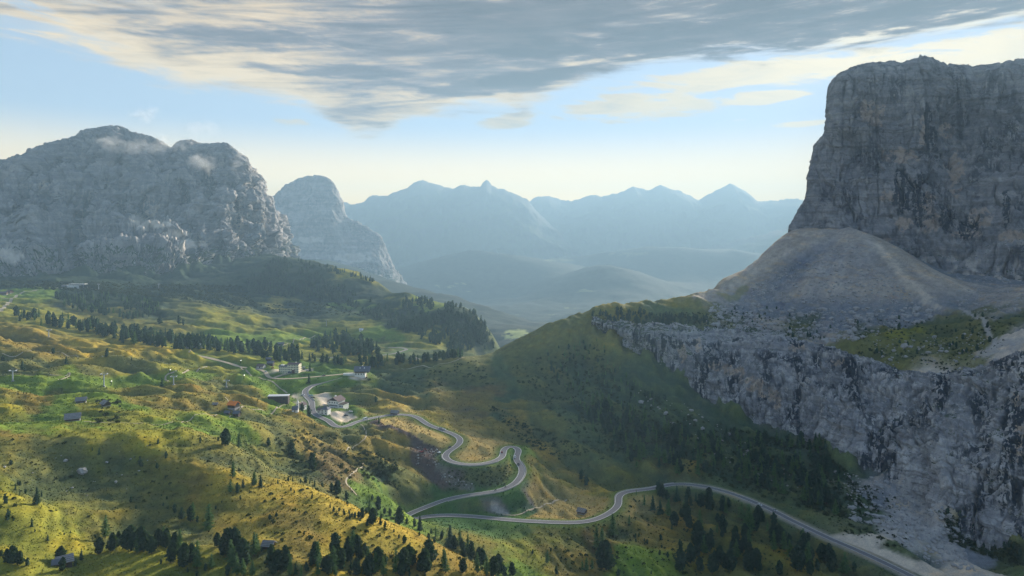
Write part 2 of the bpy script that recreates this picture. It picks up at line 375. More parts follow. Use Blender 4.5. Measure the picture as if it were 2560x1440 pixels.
# ------------------------------------------------------------------ terrain: surveyed points (photo u, v, depth)
CP = [
 # left foreground
 (0, 1440, 290), (155, 1410, 310), (400, 1440, 300), (330, 1385, 318), (0, 1380, 300), (0, 1250, 345), (100, 1290, 338), (230, 1345, 342), (120, 1230, 390), (250, 1250, 396), (350, 1180, 424), (200, 1200, 414), (300, 1290, 380), (60, 1170, 404), (420, 1200, 416), (450, 1320, 366), (560, 1390, 325),
 # ochre hill and its crest
 (560, 1175, 415), (700, 1208, 408), (850, 1253, 402), (950, 1288, 397), (1050, 1330, 390), (1150, 1380, 382), (1250, 1425, 376), (700, 1300, 360), (700, 1380, 325), (700, 1440, 305), (1000, 1440, 330), (1000, 1370, 355), (1200, 1440, 364), (850, 1320, 362), (850, 1400, 335),
 # gully behind the hill
 (930, 1230, 540), (880, 1200, 545), (1000, 1268, 552), (870, 1170, 560), (1150, 1330, 520), (1250, 1400, 480), (1320, 1440, 468), (1250, 1340, 535), (1050, 1310, 540),
 # terrace on the left
 (0, 1090, 440), (200, 1095, 445), (350, 1100, 450), (560, 1088, 482), (182, 1050, 520), (0, 1047, 505), (400, 1047, 545), (530, 1040, 585), (640, 1058, 570), (600, 1010, 655), (585, 1035, 612), (300, 1000, 590), (100, 1000, 570), (450, 1000, 640),
 (640, 950, 850), (550, 960, 780), (400, 960, 720), (260, 960, 680), (100, 960, 650), (0, 960, 640), (0, 920, 715), (150, 915, 745), (330, 915, 790), (480, 925, 830), (0, 880, 800), (200, 880, 850), (400, 872, 950), (600, 893, 975), (720, 900, 985), (0, 800, 1100), (150, 815, 1120), (300, 845, 1080), (60, 840, 950),
 # gullied slope
 (650, 1000, 720), (750, 1060, 640), (700, 1120, 548), (600, 1110, 488), (650, 1150, 510), (780, 1165, 540), (860, 1150, 600), (830, 1100, 630), (740, 1040, 690), (680, 1075, 585),
 # pass
 (720, 932, 905), (700, 960, 840), (900, 945, 880), (842, 1010, 785), (880, 1035, 745), (700, 1002, 770), (740, 1028, 722), (810, 1030, 745), (930, 925, 925), (950, 925, 927), (1000, 950, 890), (800, 925, 930), (820, 910, 990), (870, 920, 960),
 # hairpins
 (950, 1100, 660), (900, 1130, 630), (960, 1180, 600), (1100, 1200, 620), (1050, 1240, 588), (1000, 1250, 574), (1060, 1130, 652), (1200, 1130, 682), (1200, 1100, 716), (1210, 1200, 632), (1150, 1070, 745), (1400, 1120, 722), (1400, 1200, 662), (1400, 1262, 612), (1330, 1240, 616), (1500, 1200, 682), (1600, 1180, 702), (1500, 1120, 732), (1400, 1040, 790), (1200, 1040, 800), (1100, 1020, 810), (1000, 990, 830), (1300, 1000, 850), (1200, 960, 880), (1100, 960, 885), (1320, 1080, 760),
 # ridge to the right of the pass and its flank
 (1050, 914, 938), (1150, 894, 962), (1250, 873, 992), (1330, 822, 1012), (1380, 797, 1025), (1430, 775, 1040), (1510, 750, 1060), (1590, 733, 1080), (1680, 735, 1092), (1745, 721, 1112), (1350, 900, 950), (1450, 900, 945), (1450, 1000, 850), (1600, 1050, 810), (1600, 950, 900), (1550, 850, 1000), (1560, 790, 1040), (1700, 780, 1050), (1250, 920, 935), (1170, 930, 915), (1750, 1100, 775), (1900, 1180, 705), (2000, 1200, 684), (2100, 1280, 625), (2250, 1330, 588), (2400, 1400, 556), (2560, 1400, 545),
 # below the road, bottom right
 (1700, 1280, 612), (1800, 1350, 556), (1900, 1440, 506), (1500, 1360, 532), (1400, 1440, 482), (1600, 1440, 490), (2100, 1430, 526), (1560, 1290, 590), (2200, 1440, 524),
 # upper terrace over the cliff
 (1850, 760, 1090), (2000, 780, 1060), (2200, 800, 1000), (2400, 795, 935), (2560, 785, 880), (1800, 828, 985), (1650, 812, 1010), (1950, 848, 930), (2060, 868, 890), (2150, 903, 845), (2250, 925, 800), (2380, 935, 745), (2470, 915, 712), (2560, 882, 680), (2300, 850, 900),
 # scree
 (2120, 572, 1295), (2000, 640, 1205), (1930, 602, 1255), (1830, 672, 1192), (1978, 565, 1320), (1900, 690, 1160), (2050, 700, 1150), (2200, 700, 1130), (2300, 745, 1075), (2250, 652, 1235), (2450, 748, 1005), (2560, 722, 1000), (2400, 718, 1080), (2200, 640, 1260), (2330, 770, 1040), (2350, 695, 1185), (2560, 705, 1130),
 # meadows beyond the pass
 (600, 880, 1090), (300, 838, 1130), (400, 800, 1400), (200, 765, 1480), (0, 745, 1480), (500, 770, 1540), (650, 800, 1500), (800, 850, 1400), (900, 880, 1220), (1000, 870, 1300), (1100, 860, 1350), (1150, 882, 1250), (800, 900, 1090), (720, 880, 1150), (1030, 905, 1050), (450, 850, 1220), (1230, 878, 1200),
 (300, 724, 1720), (190, 717, 1700), (450, 743, 1740), (600, 772, 1700), (50, 732, 1620), (0, 720, 1700), (700, 755, 1840), (850, 745, 1900), (1000, 775, 1740), (1000, 805, 1600), (1150, 825, 1500), (800, 800, 1600),
 (700, 640, 2500), (800, 665, 2350), (900, 685, 2200), (960, 705, 2100), (1060, 742, 1900), (1130, 765, 1800), (1190, 772, 1680), (1222, 815, 1600), (1252, 862, 1500),
 (0, 700, 1850), (200, 700, 1880), (400, 708, 1920), (600, 720, 1980), (600, 665, 2250), (300, 672, 2200), (0, 668, 2150), (450, 668, 2350),
]
CPX = [P(u, v, Y) for u, v, Y in CP] + [p for p in by_drop(ROAD)] + [p for p in by_drop(SIDE_ROAD)]
CPX += [p for p in by_drop(FAR_ROAD)]
# ground that the camera cannot see, so that ridges fall away behind
for u, Y, dr in ((1050, 1080, 205), (1150, 1120, 212), (1250, 1180, 225), (1330, 1180, 240), (1430, 1220, 250), (1590, 1260, 260), (1745, 1300, 250), (1250, 1500, 330), (1350, 1600, 430), (1500, 1700, 470), (1700, 1800, 460), (1250, 1900, 430), (1150, 2050, 420), (1060, 2250, 420), (960, 2500, 400), (1100, 2900, 500), (1400, 2900, 530), (1800, 2900, 520), (2100, 2900, 450), (2500, 2900, 300), (900, 2700, 330), (750, 2950, 260), (1930, 1450, 120), (1830, 1380, 150), (1978, 1600, 100), (2100, 1600, 50), (2560, 1600, -30), (2990, 1600, -60),
                 (1320, 1380, 400), (1600, 1450, 380),
                 (1330, 1800, 480), (0, 2900, 110), (400, 2900, 120), (650, 2900, 130), (-450, 2900, 110), (-450, 1900, 108), (-450, 1500, 105), (-450, 1100, 118), (-450, 800, 122), (-450, 600, 122), (-450, 440, 118), (-450, 345, 125), (-450, 290, 135), (-450, 160, 150), (0, 160, 150), (500, 160, 155), (900, 160, 168), (1300, 160, 195), (1700, 160, 225), (2100, 160, 245), (2560, 160, 255), (2990, 160, 255), (1000, 260, 165), (1300, 300, 192), (1600, 320, 232), (2000, 330, 245), (2560, 330, 258), (2990, 420, 262), (2990, 560, 230), (2990, 640, 110), (2990, 800, 90), (2990, 1000, 60), (2990, 1200, 10), (1300, 400, 215), (1200, 430, 208), (1050, 450, 205), (930, 470, 196), (2400, 460, 258), (1800, 430, 243)):
    CPX.append(np.array([(u - 1280.0) / F * Y, Y, HC - dr]))
# the lower rock wall on the right: upper edge, foot (photo u, v, depth); the ground stays behind it
wu_t = [1480, 1530, 1600, 1700, 1800, 1900, 1980, 2060, 2140, 2220, 2300, 2370, 2440, 2500, 2570, 2760, 3000]
wv_t = [800, 806, 812, 818, 828, 842, 855, 872, 902, 922, 932, 940, 930, 912, 885, 860, 860]
wY_t = [1012, 1005, 998, 990, 975, 950, 925, 893, 850, 818, 785, 758, 735, 715, 692, 650, 610]
wv_b = [803, 822, 858, 928, 1004, 1042, 1070, 1108, 1150, 1172, 1215, 1290, 1315, 1345, 1372, 1420, 1460]
wY_b = [1008, 992, 970, 932, 882, 852, 828, 792, 755, 730, 700, 652, 635, 618, 600, 565, 540]
for k_ in range(len(wu_t)):
    dt_, db_ = (wv_t[k_] - HV) / F * wY_t[k_], (wv_b[k_] - HV) / F * wY_b[k_]
    for f_, ex in ((1.12, 3), (1.0, 6), (0.75, 20), (0.5, 22), (0.25, 16), (0.05, 5), (-0.25, 1)):
        Y_ = wY_t[k_] + (wY_b[k_] - wY_t[k_]) * f_; dr_ = dt_ + (db_ - dt_) * min(1.05, max(0, f_)) + ex * min(1.0, (db_ - dt_) / 70)
        CPX.append(np.array([(wu_t[k_] - 1280.0) / F * Y_, Y_, HC - dr_]))
CPX = np.array(CPX)
ca = np.stack([CPX[:, 0] / CPX[:, 1], np.log(CPX[:, 1])], 1); cz = CPX[:, 2]


def rbf_fit(c, z, reg=0.002):
    n = len(c); D = np.sqrt(((c[:, None] - c[None]) ** 2).sum(-1) + 1e-5)
    A = np.zeros((n + 3, n + 3)); A[:n, :n] = D - reg * np.eye(n); A[:n, n] = 1; A[:n, n + 1:] = c; A[n, :n] = 1; A[n + 1:, :n] = c.T
    return np.linalg.solve(A, np.concatenate([z, [0, 0, 0]]))


def rbf_eval(w, c, a, b):
    n = len(c); out = w[n] + w[n + 1] * a + w[n + 2] * b
    a32, b32 = a.astype(np.float32), b.astype(np.float32)
    for i in range(n):
        out = out + w[i] * np.sqrt((a32 - np.float32(c[i, 0])) ** 2 + (b32 - np.float32(c[i, 1])) ** 2 + np.float32(1e-5))
    return out


NT_IN, NR = 960, 640
tcol = np.concatenate([np.linspace(-1.02, -0.775, 36, endpoint=False), np.linspace(-0.775, 0.775, NT_IN), np.linspace(0.775, 1.02, 37)[1:]])
lrow = np.linspace(math.log(160.0), math.log(3000.0), NR)
# coarse solution, then refined (the surveyed surface is smooth)
ct = np.linspace(-1.02, 1.02, 330); cr = np.linspace(lrow[0], lrow[-1], 300)
wts = rbf_fit(ca, cz)
Zc = rbf_eval(wts, ca, *np.meshgrid(ct, cr))
Zc = gblur(gblur(Zc, 1.3, 0), 1.3, 1)
tmp = np.array([np.interp(tcol, ct, r) for r in Zc])
Z0 = np.array([np.interp(lrow, cr, tmp[:, j]) for j in range(len(tcol))]).T
Z0 = gblur(gblur(Z0, 1.5, 0), 1.5, 1)
TT, LL = np.meshgrid(tcol, lrow); YY = np.exp(LL); XX = TT * YY
UU = 1280 + F * TT
# hummocks, gullies and small relief
V0 = HV + (HC - Z0) / YY * F
wx = XX + 18 * fbm(XX / 120, YY / 120, 3.1, 2); wy = YY + 18 * fbm(XX / 120, YY / 120, 8.4, 2)
left = sstep(UU, 1250, 900)
hum = (1.15 + 0.55 * sstep(YY, 480, 620) * sstep(YY, 1100, 900)) * (fbm(wx / 85, wy / 48, 0.0, 4, 0.52) * 3.4 + 3.2 * (np.abs(pn(wx / 120 + 3, wy / 62, 4.0)) * -2 + 0.6) + 1.2 * (np.abs(pn(wx / 40 + 3, wy / 24, 6.0)) * -2 + 0.6))
gully = -ridged((wx + 0.7 * wy) / 60, (wy - 0.7 * wx) / 170, 1.0, 4) * 4.2
rightside = sstep(UU, 1150, 1500)
gz = np.exp(-((UU - 760) / 190) ** 2 - ((V0 - 1125) / 62) ** 2)
amp = np.clip(YY / 700, 0.35, 1.25)
scree = sstep(UU, 1750, 1900) * sstep(V0, 775, 740)
Z1 = Z0 + hum * amp * (0.50 + 0.75 * left) * (1 - 0.85 * scree) + gully * (0.22 + 1.1 * gz + 0.95 * rightside) * (1 - 0.7 * scree)
Z1 += fbm(XX / 14, YY / 14, 4.0, 4, 0.6) * (0.38 + 0.25 * rightside) * np.clip(YY / 500, 0.6, 2)
Z1 += fbm(XX / 250, YY / 250, 2.0, 3) * 8 * sstep(YY, 1100, 1600) * (1 - sstep(UU, 1300, 1500))
# terracettes: fine contour-following steps on the pasture slopes
Z1 += 0.32 * np.sin(Z1 * 1.9 + 3 * fbm(XX / 40, YY / 40, 1.5, 2)) * left * sstep(YY, 900, 300)
# the mounds above the pass (left of the col)
blk = fbm(XX / 22, YY / 22, 6.6, 3, 0.6)
Z1 += np.maximum(blk, 0) * 5 * sstep(UU, 1780, 1900) * sstep(V0, 735, 775) * sstep(V0, 900, 840)


def windows(line, rad):
    """grid index window round each point of a line"""
    for p in line:
        t, ly = p[0] / p[1], math.log(p[1]); dt, dl = rad / p[1], rad / p[1]
        j0, j1 = np.searchsorted(tcol, [t - dt, t + dt]); i0, i1 = np.searchsorted(lrow, [ly - dl, ly + dl])
        if j1 > j0 and i1 > i0: yield p, slice(i0, i1), slice(j0, j1)


def near_line(line, rad):
    D = np.full(XX.shape, 1e9); ZL = np.zeros(XX.shape)
    for p, si, sj in windows(line, rad):
        q = (XX[si, sj] - p[0]) ** 2 + (YY[si, sj] - p[1]) ** 2
        m = q < D[si, sj]; D[si, sj][m] = q[m]; ZL[si, sj][m] = p[2]
    return np.sqrt(D), ZL


# the big scree cone below the tower: straight debris slopes from a sharp head
apx = P(2120, 566, 1292); rr = np.hypot(XX - apx[0], YY - apx[1])
cone = apx[2] - 0.40 * rr * (1 + 0.05 * fbm(np.arctan2(XX - apx[0], apx[1] - YY) * 5, rr / 300, 1.7, 3))
wc = sstep(rr, 330, 230) * sstep(XX - apx[0], 150, 30) * sstep(YY, apx[1] + 60, apx[1] - 5); dc = np.maximum(cone - Z1, 0); Z1 = Z1 + wc * dc
# debris cones and grassy tongues climbing up the foot of the lower wall
foot = np.array([P(u, v, Y) for u, v, Y in zip(wu_t, wv_b, wY_b)]); D, _ = near_line(catmull(foot, 4.0), 70.0)
I_ = np.where(D < 70); tong = sstep(fbm(XX[I_] / 34, YY[I_] / 34, 5.5, 3, 0.6), -0.15, 0.6)
Z1[I_] += 17 * tong * np.exp(-(D[I_] / 24) ** 2)
fl = [P(u, v, Y) for u, v, Y in ((-150, 690, 1895), (0, 690, 1895), (100, 694, 1920), (200, 696, 1970), (330, 690, 2045), (400, 686, 2100), (480, 672, 2200), (560, 655, 2350), (622, 645, 2520), (680, 640, 2780))]
D, _ = near_line(catmull(np.array(fl), 12.0), 260.0)
I_ = np.where(D < 260); tong = sstep(fbm(XX[I_] / 120, YY[I_] / 120, 15.5, 4, 0.6), -0.1, 0.7)
Z1[I_] += 28 * tong * np.exp(-(D[I_] / 95) ** 2)
DROAD = np.full(XX.shape, 1e9)
for line, half in lines_carve:
    rad = 26.0
    D, ZL = near_line(line[::2], rad)
    w = 1 - sstep(D, half + 1.0, rad * 0.85); w[D > 1e8] = 0
    Z1 = Z1 * (1 - w) + (ZL - 0.35) * w
    DROAD = np.minimum(DROAD, D)
ZG = Z1


def zat(x, y):
    x, y = np.atleast_1d(np.asarray(x, float)), np.atleast_1d(np.asarray(y, float))
    t = x / y; ly = np.log(y)
    j = np.clip(np.searchsorted(tcol, t) - 1, 0, len(tcol) - 2); i = np.clip(np.searchsorted(lrow, ly) - 1, 0, NR - 2)
    a = np.clip((t - tcol[j]) / (tcol[j + 1] - tcol[j]), 0, 1); b = np.clip((ly - lrow[i]) / (lrow[i + 1] - lrow[i]), 0, 1)
    return (ZG[i, j] * (1 - a) * (1 - b) + ZG[i, j + 1] * a * (1 - b) + ZG[i + 1, j] * (1 - a) * b + ZG[i + 1, j + 1] * a * b)


EL = (ZG - HC) / YY                                  # tangent of the elevation of every grid point


def pick(u, v, ymin=0.0, ymax=1e9):
    """the ground the camera sees at photo pixel (u, v): first hit along that sight line (within a depth range)"""
    t = (u - 1280.0) / F; e = (HV - v) / F
    j = int(np.clip(np.searchsorted(tcol, t), 1, len(tcol) - 1)); a = (t - tcol[j - 1]) / (tcol[j] - tcol[j - 1])
    colE = EL[:, j - 1] * (1 - a) + EL[:, j] * a
    ok = np.where((colE >= e) & (YY[:, j] > ymin) & (YY[:, j] < ymax))[0]
    if len(ok) == 0: return None
    i = ok[0]
    if i == 0: ly = lrow[0]
    else:
        e0, e1 = colE[i - 1], colE[i]
        f = (e - e0) / (e1 - e0) if e0 < e < e1 else 1.0
        ly = lrow[i - 1] + f * (lrow[i] - lrow[i - 1])
    y = math.exp(ly); x = t * y
    return np.array([x, y, float(zat(x, y)[0])])

# ------------------------------------------------------------------ ground cover (what grows or lies where); H seeds also paint shaded left slopes darker
CL = dict(G=(0.150, 0.225, 0.034), g=(0.060, 0.130, 0.036), Y=(0.31, 0.245, 0.044), y=(0.220, 0.218, 0.034), h=(0.170, 0.162, 0.040), O=(0.225, 0.175, 0.042), R=(0.150, 0.115, 0.050), H=(0.125, 0.135, 0.048),
          D=(0.082, 0.116, 0.054), S=(0.46, 0.425, 0.405), B=(0.105, 0.075, 0.068), P=(0.66, 0.55, 0.44), T=(0.42, 0.305, 0.105), C=(0.335, 0.305, 0.288), K=(0.17, 0.16, 0.145), F=(0.034, 0.058, 0.038))
SEED = """
60,1420y 380,1410y 560,1440y 30,1300y 150,1340y 250,1400y 100,1230H 200,1250H 250,1300h 300,1180H 150,1150H 40,1120h 420,1180h 480,1230O 560,1240Y 330,1330H 450,1330H 20,1230y 90,1290y
650,1290Y 750,1300O 850,1350Y 950,1390Y 1050,1400O 1150,1420O 700,1230Y 620,1390H 700,1420H 870,1410Y 600,1300O 560,1200Y 350,1250H 420,1270h 500,1290Y 800,1260Y 950,1330Y 660,1360Y 780,1380O
60,1060G 180,1065G 300,1070y 450,1060G 560,1060G 100,1030G 250,1030y 420,1040y 300,1000G 150,1010G 60,990O 350,980h 500,1000h 450,1010O 560,1020O 620,1040H 650,1020G 200,1100y 50,1095O 400,1095y 520,1100h 0,1040y
60,955G 200,955G 330,950y 450,940y 540,930y 250,925H 100,920H 40,900H 330,920H 150,890O 50,860O 280,880Y 400,890Y 480,900y 380,910H 560,900y 620,925G 560,950H 640,960G 680,975G 600,975h 500,970O 560,985O 620,1000O 440,975h 300,970O 130,975h 20,930H 220,905h
760,960G 820,925g 760,935G 700,950G 850,925G 730,970G 900,980H 840,975H 930,990O 1000,1000O 1080,1010O 1150,1000R 1180,980R 960,950D 1030,950D 1100,940H 1170,930H 1000,930H 870,1015G 930,1030G 960,1015Y 710,1000G 690,1010G 880,1050g
700,1080H 760,1090O 650,1090h 800,1120R 720,1130H 620,1140H 820,1160R 760,1170H 680,1160h 560,1130H 870,1090H 920,1085H 880,1130O 950,1110O 1000,1100O 930,1160D 960,1190H 920,1200D 1030,1180O 1000,1220H 1080,1230H 950,1225g 990,1262G 920,1215G 1110,1190H 1200,1190H 1240,1190H 1180,1210D 1150,1240D 1060,1210h 840,1180R 790,1060O 740,1045O 900,1075H 1010,1150O
1000,1050T 1060,1080T 1090,1100T 1200,1100T 1180,1140T 1220,1130T 1150,1075T 960,1055T 1120,1050Y 1275,1135G
1350,1150O 1400,1180O 1330,1210O 1400,1240h 1450,1260T 1400,1280T 1350,1290T 1600,1260T 1500,1240Y 1450,1130H 1550,1180h 1350,1090H 1300,1080O 1250,1060O 1150,1040O 1100,1035Y 1250,1010D 1300,1040O 1350,1020H 1400,980H 1350,930H 1250,920D 1300,880H 1400,850H 1500,780h 1600,750h 1680,750h 1450,800H 1500,950D 1550,1050D 1650,1000D 1700,1100D 1600,1120D 1500,1080D 1850,1100D 1800,1160D 1950,1180D 2000,1250D 1400,1100H 1450,1040D 1250,1250g 1120,1275g 1300,1270K 1550,1140H
1250,1330G 1350,1340h 1420,1370h 1500,1330O 1450,1420O 1550,1400G 1620,1400G 1650,1340O 1700,1300O 1750,1330H 1900,1380h 2000,1400O 1850,1430H 2050,1420H 1300,1310g 1480,1350R 1340,1400y 1150,1310g 1200,1350h 1280,1420G 1560,1320H 1820,1290H 1800,1400h 1950,1340H
2300,1200S 2300,1300S 2400,1380C 2250,1350D 2450,1320D 2500,1400H 2150,1280D 2100,1200D 2180,1250C 2350,1360C 2560,1420D
1780,750C 1850,770C 2000,790C 1900,830C 2100,820C 2150,850H 2250,820H 2280,838y 2200,880H 2350,880H 2450,850H 2500,800H 2540,855S 2000,680C 2100,620C 2200,740C 2300,740C 2450,720C 1900,700C 1850,720C 2050,660C 2150,690C 2370,830H 2500,740C 1780,800H 1740,760h 1980,850H 1700,800D 1620,790D 1900,810C
60,770y 200,790h 300,800h 400,810h 500,800y 600,800y 700,820y 800,870y 750,840G 550,760H 650,780H 250,760F 200,740F 350,750F 450,780H 850,760F 900,770G 1000,770y 1000,830G 1080,850y 950,870D 1050,880D 1100,890D 700,700F 600,700F 800,700F 900,720F 400,720F 200,700F 50,700F 1150,820F 1200,850D 1000,740G 940,700G 1060,770G 20,740G 100,730G 640,840G 560,850G 860,830y 700,770h 760,760H 1000,860h 880,900h 120,780y 900,700y
 650,690F 750,690F 850,710F 700,730F 780,730F 560,710F 480,705F 300,700F 120,700F 20,700F 940,745F 900,750F 1000,790F 1060,800F 1120,800F 1180,810F 820,680F 620,670F 700,660F
 880,735F 930,760F 860,770F 820,760F 760,780F 950,775F 1040,780F 690,790F 600,745F 520,740F
"""
seeds = []
for tok in SEED.split():
    u, v = tok[:-1].split(','); p = pick(float(u), float(v))
    if p is not None: seeds.append((p[0] / p[1], math.log(p[1]), CL[tok[-1]]))
sa = np.array([[s[0], s[1] * 0.62] for s in seeds], np.float32); scx = np.array([s[2] for s in seeds], np.float32)
jw = 0.040
wt = (TT + jw * fbm(XX / YY * 9, LL * 9, 0.5, 4, 0.6)).astype(np.float32)
wl = (LL * 0.62 + jw * fbm(XX / YY * 9, LL * 9, 9.5, 4, 0.6)).astype(np.float32)
TINT = np.zeros((XX.size, 3), np.float32); wtf, wlf = wt.ravel(), wl.ravel()
for k0 in range(0, XX.size, 20000):
    q_ = (wtf[k0:k0 + 20000, None] - sa[None, :, 0]) ** 2 + (wlf[k0:k0 + 20000, None] - sa[None, :, 1]) ** 2 + np.float32(1.2e-4)
    q_ = 1.0 / (q_ * q_ * np.sqrt(q_)); TINT[k0:k0 + 20000] = (q_ @ scx) / q_.sum(1)[:, None]
TINT = TINT.reshape(XX.shape + (3,))
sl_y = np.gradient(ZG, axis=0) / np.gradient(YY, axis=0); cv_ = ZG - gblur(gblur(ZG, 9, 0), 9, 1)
# neighbouring plant communities mingle in patches
pat = fbm(XX / 38, YY / 26, 12.0, 5, 0.6); pat2 = fbm(XX / 9, YY / 6, 22.0, 3, 0.6)
mk = (sstep(pat, 0.25, 0.75) * 0.40 * (TINT[..., 0] < 0.5))[..., None] * sstep(DROAD, 6, 14)[..., None]
TINT = TINT * (1 - mk) + mk * (TINT * np.array([0.62, 0.60, 0.8]))
mk = (sstep(-pat, 0.30, 0.8) * 0.28)[..., None]
TINT = TINT * (1 - mk) + mk * (TINT * np.array([1.28, 1.10, 0.9]))
TINT = TINT * (1 + 0.22 * pat2)[..., None]
cc = np.clip(cv_ / (0.0035 * YY), -1, 1)[..., None] * sstep(DROAD, 8, 20)[..., None]      # paler and yellower on the crests, darker and greener in the dips
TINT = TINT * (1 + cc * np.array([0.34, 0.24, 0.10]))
# worn rock and stones on the steep shaded flank and in the boulder field
slope = np.gradient(ZG, axis=0) / np.gradient(YY, axis=0)


def paint(line_px, width, cls, strength=1.0, ragged=0.35, ymax=1e9, fade=0.5):
    pts = [pick(u, v, 0, ymax) for u, v in line_px]; pts = [p for p in pts if p is not None]
    if len(pts) < 2: return
    ln = catmull(np.array(pts), 2.0)
    D, _ = near_line(ln, width * 2.2 + 4)
    I = np.where(D < width * 2.2 + 4); D = D[I]
    D = D + width * ragged * fbm(XX[I] / (width * 1.4), YY[I] / (width * 1.4), 3.3, 3)
    w = (1 - sstep(D, width * fade, width))[..., None] * strength
    TINT[I] = TINT[I] * (1 - w) + w * (np.array(CL[cls]) * (1 + 0.15 * pat2[I])[..., None])


# earth slide between the hairpins, the stream bed below it, gravel yards, screes
paint([(930, 1052), (970, 1062), (1010, 1075), (1040, 1090), (1062, 1112)], 9, 'B')
paint([(1058, 1118), (1072, 1135), (1082, 1150), (1094, 1168), (1108, 1182)], 22, 'B')
paint([(1050, 1150), (1085, 1150), (1105, 1160)], 14, 'B')
paint([(1100, 1170), (1120, 1190), (1150, 1208), (1180, 1224)], 6, 'K', 0.8)
paint([(1215, 1245), (1235, 1262), (1255, 1283)], 9, 'K')
paint([(1235, 1262), (1262, 1285)], 4, 'S', 0.7)
paint([(2120, 1352), (2200, 1385), (2290, 1420), (2380, 1450)], 11, 'P')
paint([(2100, 1350), (2160, 1356), (2220, 1345), (2255, 1330)], 9, 'P')
paint([(2255, 1330), (2275, 1290), (2300, 1240), (2290, 1180)], 26, 'S', 0.9)
paint([(2290, 1300), (2340, 1345), (2390, 1390), (2440, 1430)], 17, 'S', 0.9)
paint([(2330, 1420), (2420, 1420), (2500, 1440)], 13, 'P', 0.9)
paint([(740, 985), (760, 1000), (745, 1005)], 11, 'P', 1.0, 0.1)
paint([(790, 990), (800, 1005), (790, 1012)], 10, 'P', 1.0, 0.15)
paint([(805, 990), (815, 1000)], 12, 'P', 1.0, 0.15)
paint([(870, 935), (890, 934), (905, 940), (885, 943)], 9, 'P', 0.9, 0.1)
paint([(668, 935), (690, 926), (750, 926)], 8, 'P', 0.9, 0.1)
paint([(700, 940), (735, 931), (775, 926)], 6, 'P', 0.9, 0.1)
paint([(2120, 580), (2100, 640), (2080, 700)], 60, 'S', 0.35)
paint([(2195, 612), (2230, 655), (2275, 705), (2335, 762)], 10, 'P', 0.7, 0.9, fade=0.1)
paint([(2470, 880), (2500, 865), (2560, 850)], 14, 'S', 0.9)
paint([(2490, 860), (2470, 830), (2460, 800), (2400, 770)], 4, 'S', 0.8)
paint([(1800, 735), (1830, 745), (1860, 720)], 9, 'y', 0.5)
paint([(2230, 838), (2290, 832), (2330, 838)], 8, 'y', 0.8)
paint([(1200, 1000), (1160, 1010), (1120, 1000), (1210, 985)], 20, 'O', 0.5, 0.8)


def paint_poly(poly, cls, ymin, ymax, strength=1.0, soft=1.6):
    us, vs = [p[0] for p in poly], [p[1] for p in poly]
    VV = HV - F * EL
    I = np.where((UU > min(us) - 6) & (UU < max(us) + 6) & (VV > min(vs) - 6) & (VV < max(vs) + 6) & (YY > ymin) & (YY < ymax))
    u_, v_ = UU[I] + 1.2 * pat2[I], VV[I] + 0.8 * pat2[I]; ins = np.zeros(u_.shape, bool); dmin = np.full(u_.shape, 1e9); j = len(poly) - 1
    for i in range(len(poly)):
        (xi, yi), (xj, yj) = poly[i], poly[j]
        c_ = ((yi > v_) != (yj > v_)) & (u_ < (xj - xi) * (v_ - yi) / (yj - yi + 1e-9) + xi); ins ^= c_
        q = np.clip(((u_ - xi) * (xj - xi) + (v_ - yi) * (yj - yi)) / ((xj - xi) ** 2 + (yj - yi) ** 2 + 1e-9), 0, 1)
        dmin = np.minimum(dmin, np.hypot(u_ - xi - q * (xj - xi), v_ - yi - q * (yj - yi))); j = i
    sd_ = np.where(ins, dmin, -dmin); w_ = (sstep(sd_, -soft, soft) * strength)[:, None]
    TINT[I] = TINT[I] * (1 - w_) + w_ * np.array(CL[cls]) * (1 + 0.14 * pat2[I] + 0.10 * pat[I])[:, None]


paint_poly([(822, 1029), (862, 1027), (893, 1043), (868, 1056), (846, 1054), (830, 1047)], 'P', 640, 820)
paint_poly([(733, 991), (760, 990), (773, 1005), (770, 1014), (750, 1003)], 'P', 700, 900)
paint_poly([(787, 991), (818, 994), (824, 1006), (800, 1018), (792, 1008)], 'P', 700, 900)
paint_poly([(868, 931), (893, 928), (897, 938), (909, 942), (880, 946), (872, 940)], 'P', 820, 980)
paint_poly([(955, 1050), (1000, 1041), (1040, 1048), (1068, 1072), (1130, 1095), (1137, 1106), (1100, 1121), (1072, 1112), (1030, 1084)], 'T', 600, 840)
paint_poly([(1148, 1116), (1165, 1095), (1232, 1110), (1247, 1126), (1240, 1145), (1190, 1155), (1140, 1152), (1124, 1141)], 'T', 600, 800)
paint_poly([(1310, 1298), (1380, 1262), (1450, 1235), (1528, 1245), (1532, 1262), (1500, 1286), (1440, 1300)], 'T', 540, 720)
paint_poly([(1560, 1245), (1590, 1256), (1580, 1286), (1545, 1291)], 'T', 540, 720, 0.9)
paint_poly([(866, 1196), (905, 1210), (960, 1236), (1020, 1272), (960, 1262), (900, 1240), (872, 1215)], 'G', 500, 640, 0.9)
paint_poly([(1060, 1295), (1300, 1306), (1340, 1325), (1300, 1350), (1200, 1340), (1130, 1320)], 'g', 480, 600, 0.7, 6)
paint_poly([(1530, 1360), (1600, 1370), (1700, 1410), (1720, 1440), (1560, 1440)], 'G', 440, 600, 0.8, 5)
paint_poly([(700, 950), (760, 948), (850, 943), (790, 957), (765, 972), (740, 985), (715, 970)], 'G', 760, 960, 0.9, 2.5)
paint_poly([(690, 940), (760, 932), (845, 930), (880, 934), (800, 940), (720, 945)], 'g', 800, 1000, 0.8, 2)
paint_poly([(610, 935), (660, 950), (700, 975), (730, 990), (720, 1010), (690, 985), (640, 965)], 'G', 650, 960, 0.85, 3)
paint_poly([(0, 950), (150, 945), (300, 945), (440, 930), (520, 925), (500, 938), (400, 958), (250, 968), (80, 970), (0, 968)], 'G', 560, 900, 0.8, 4)
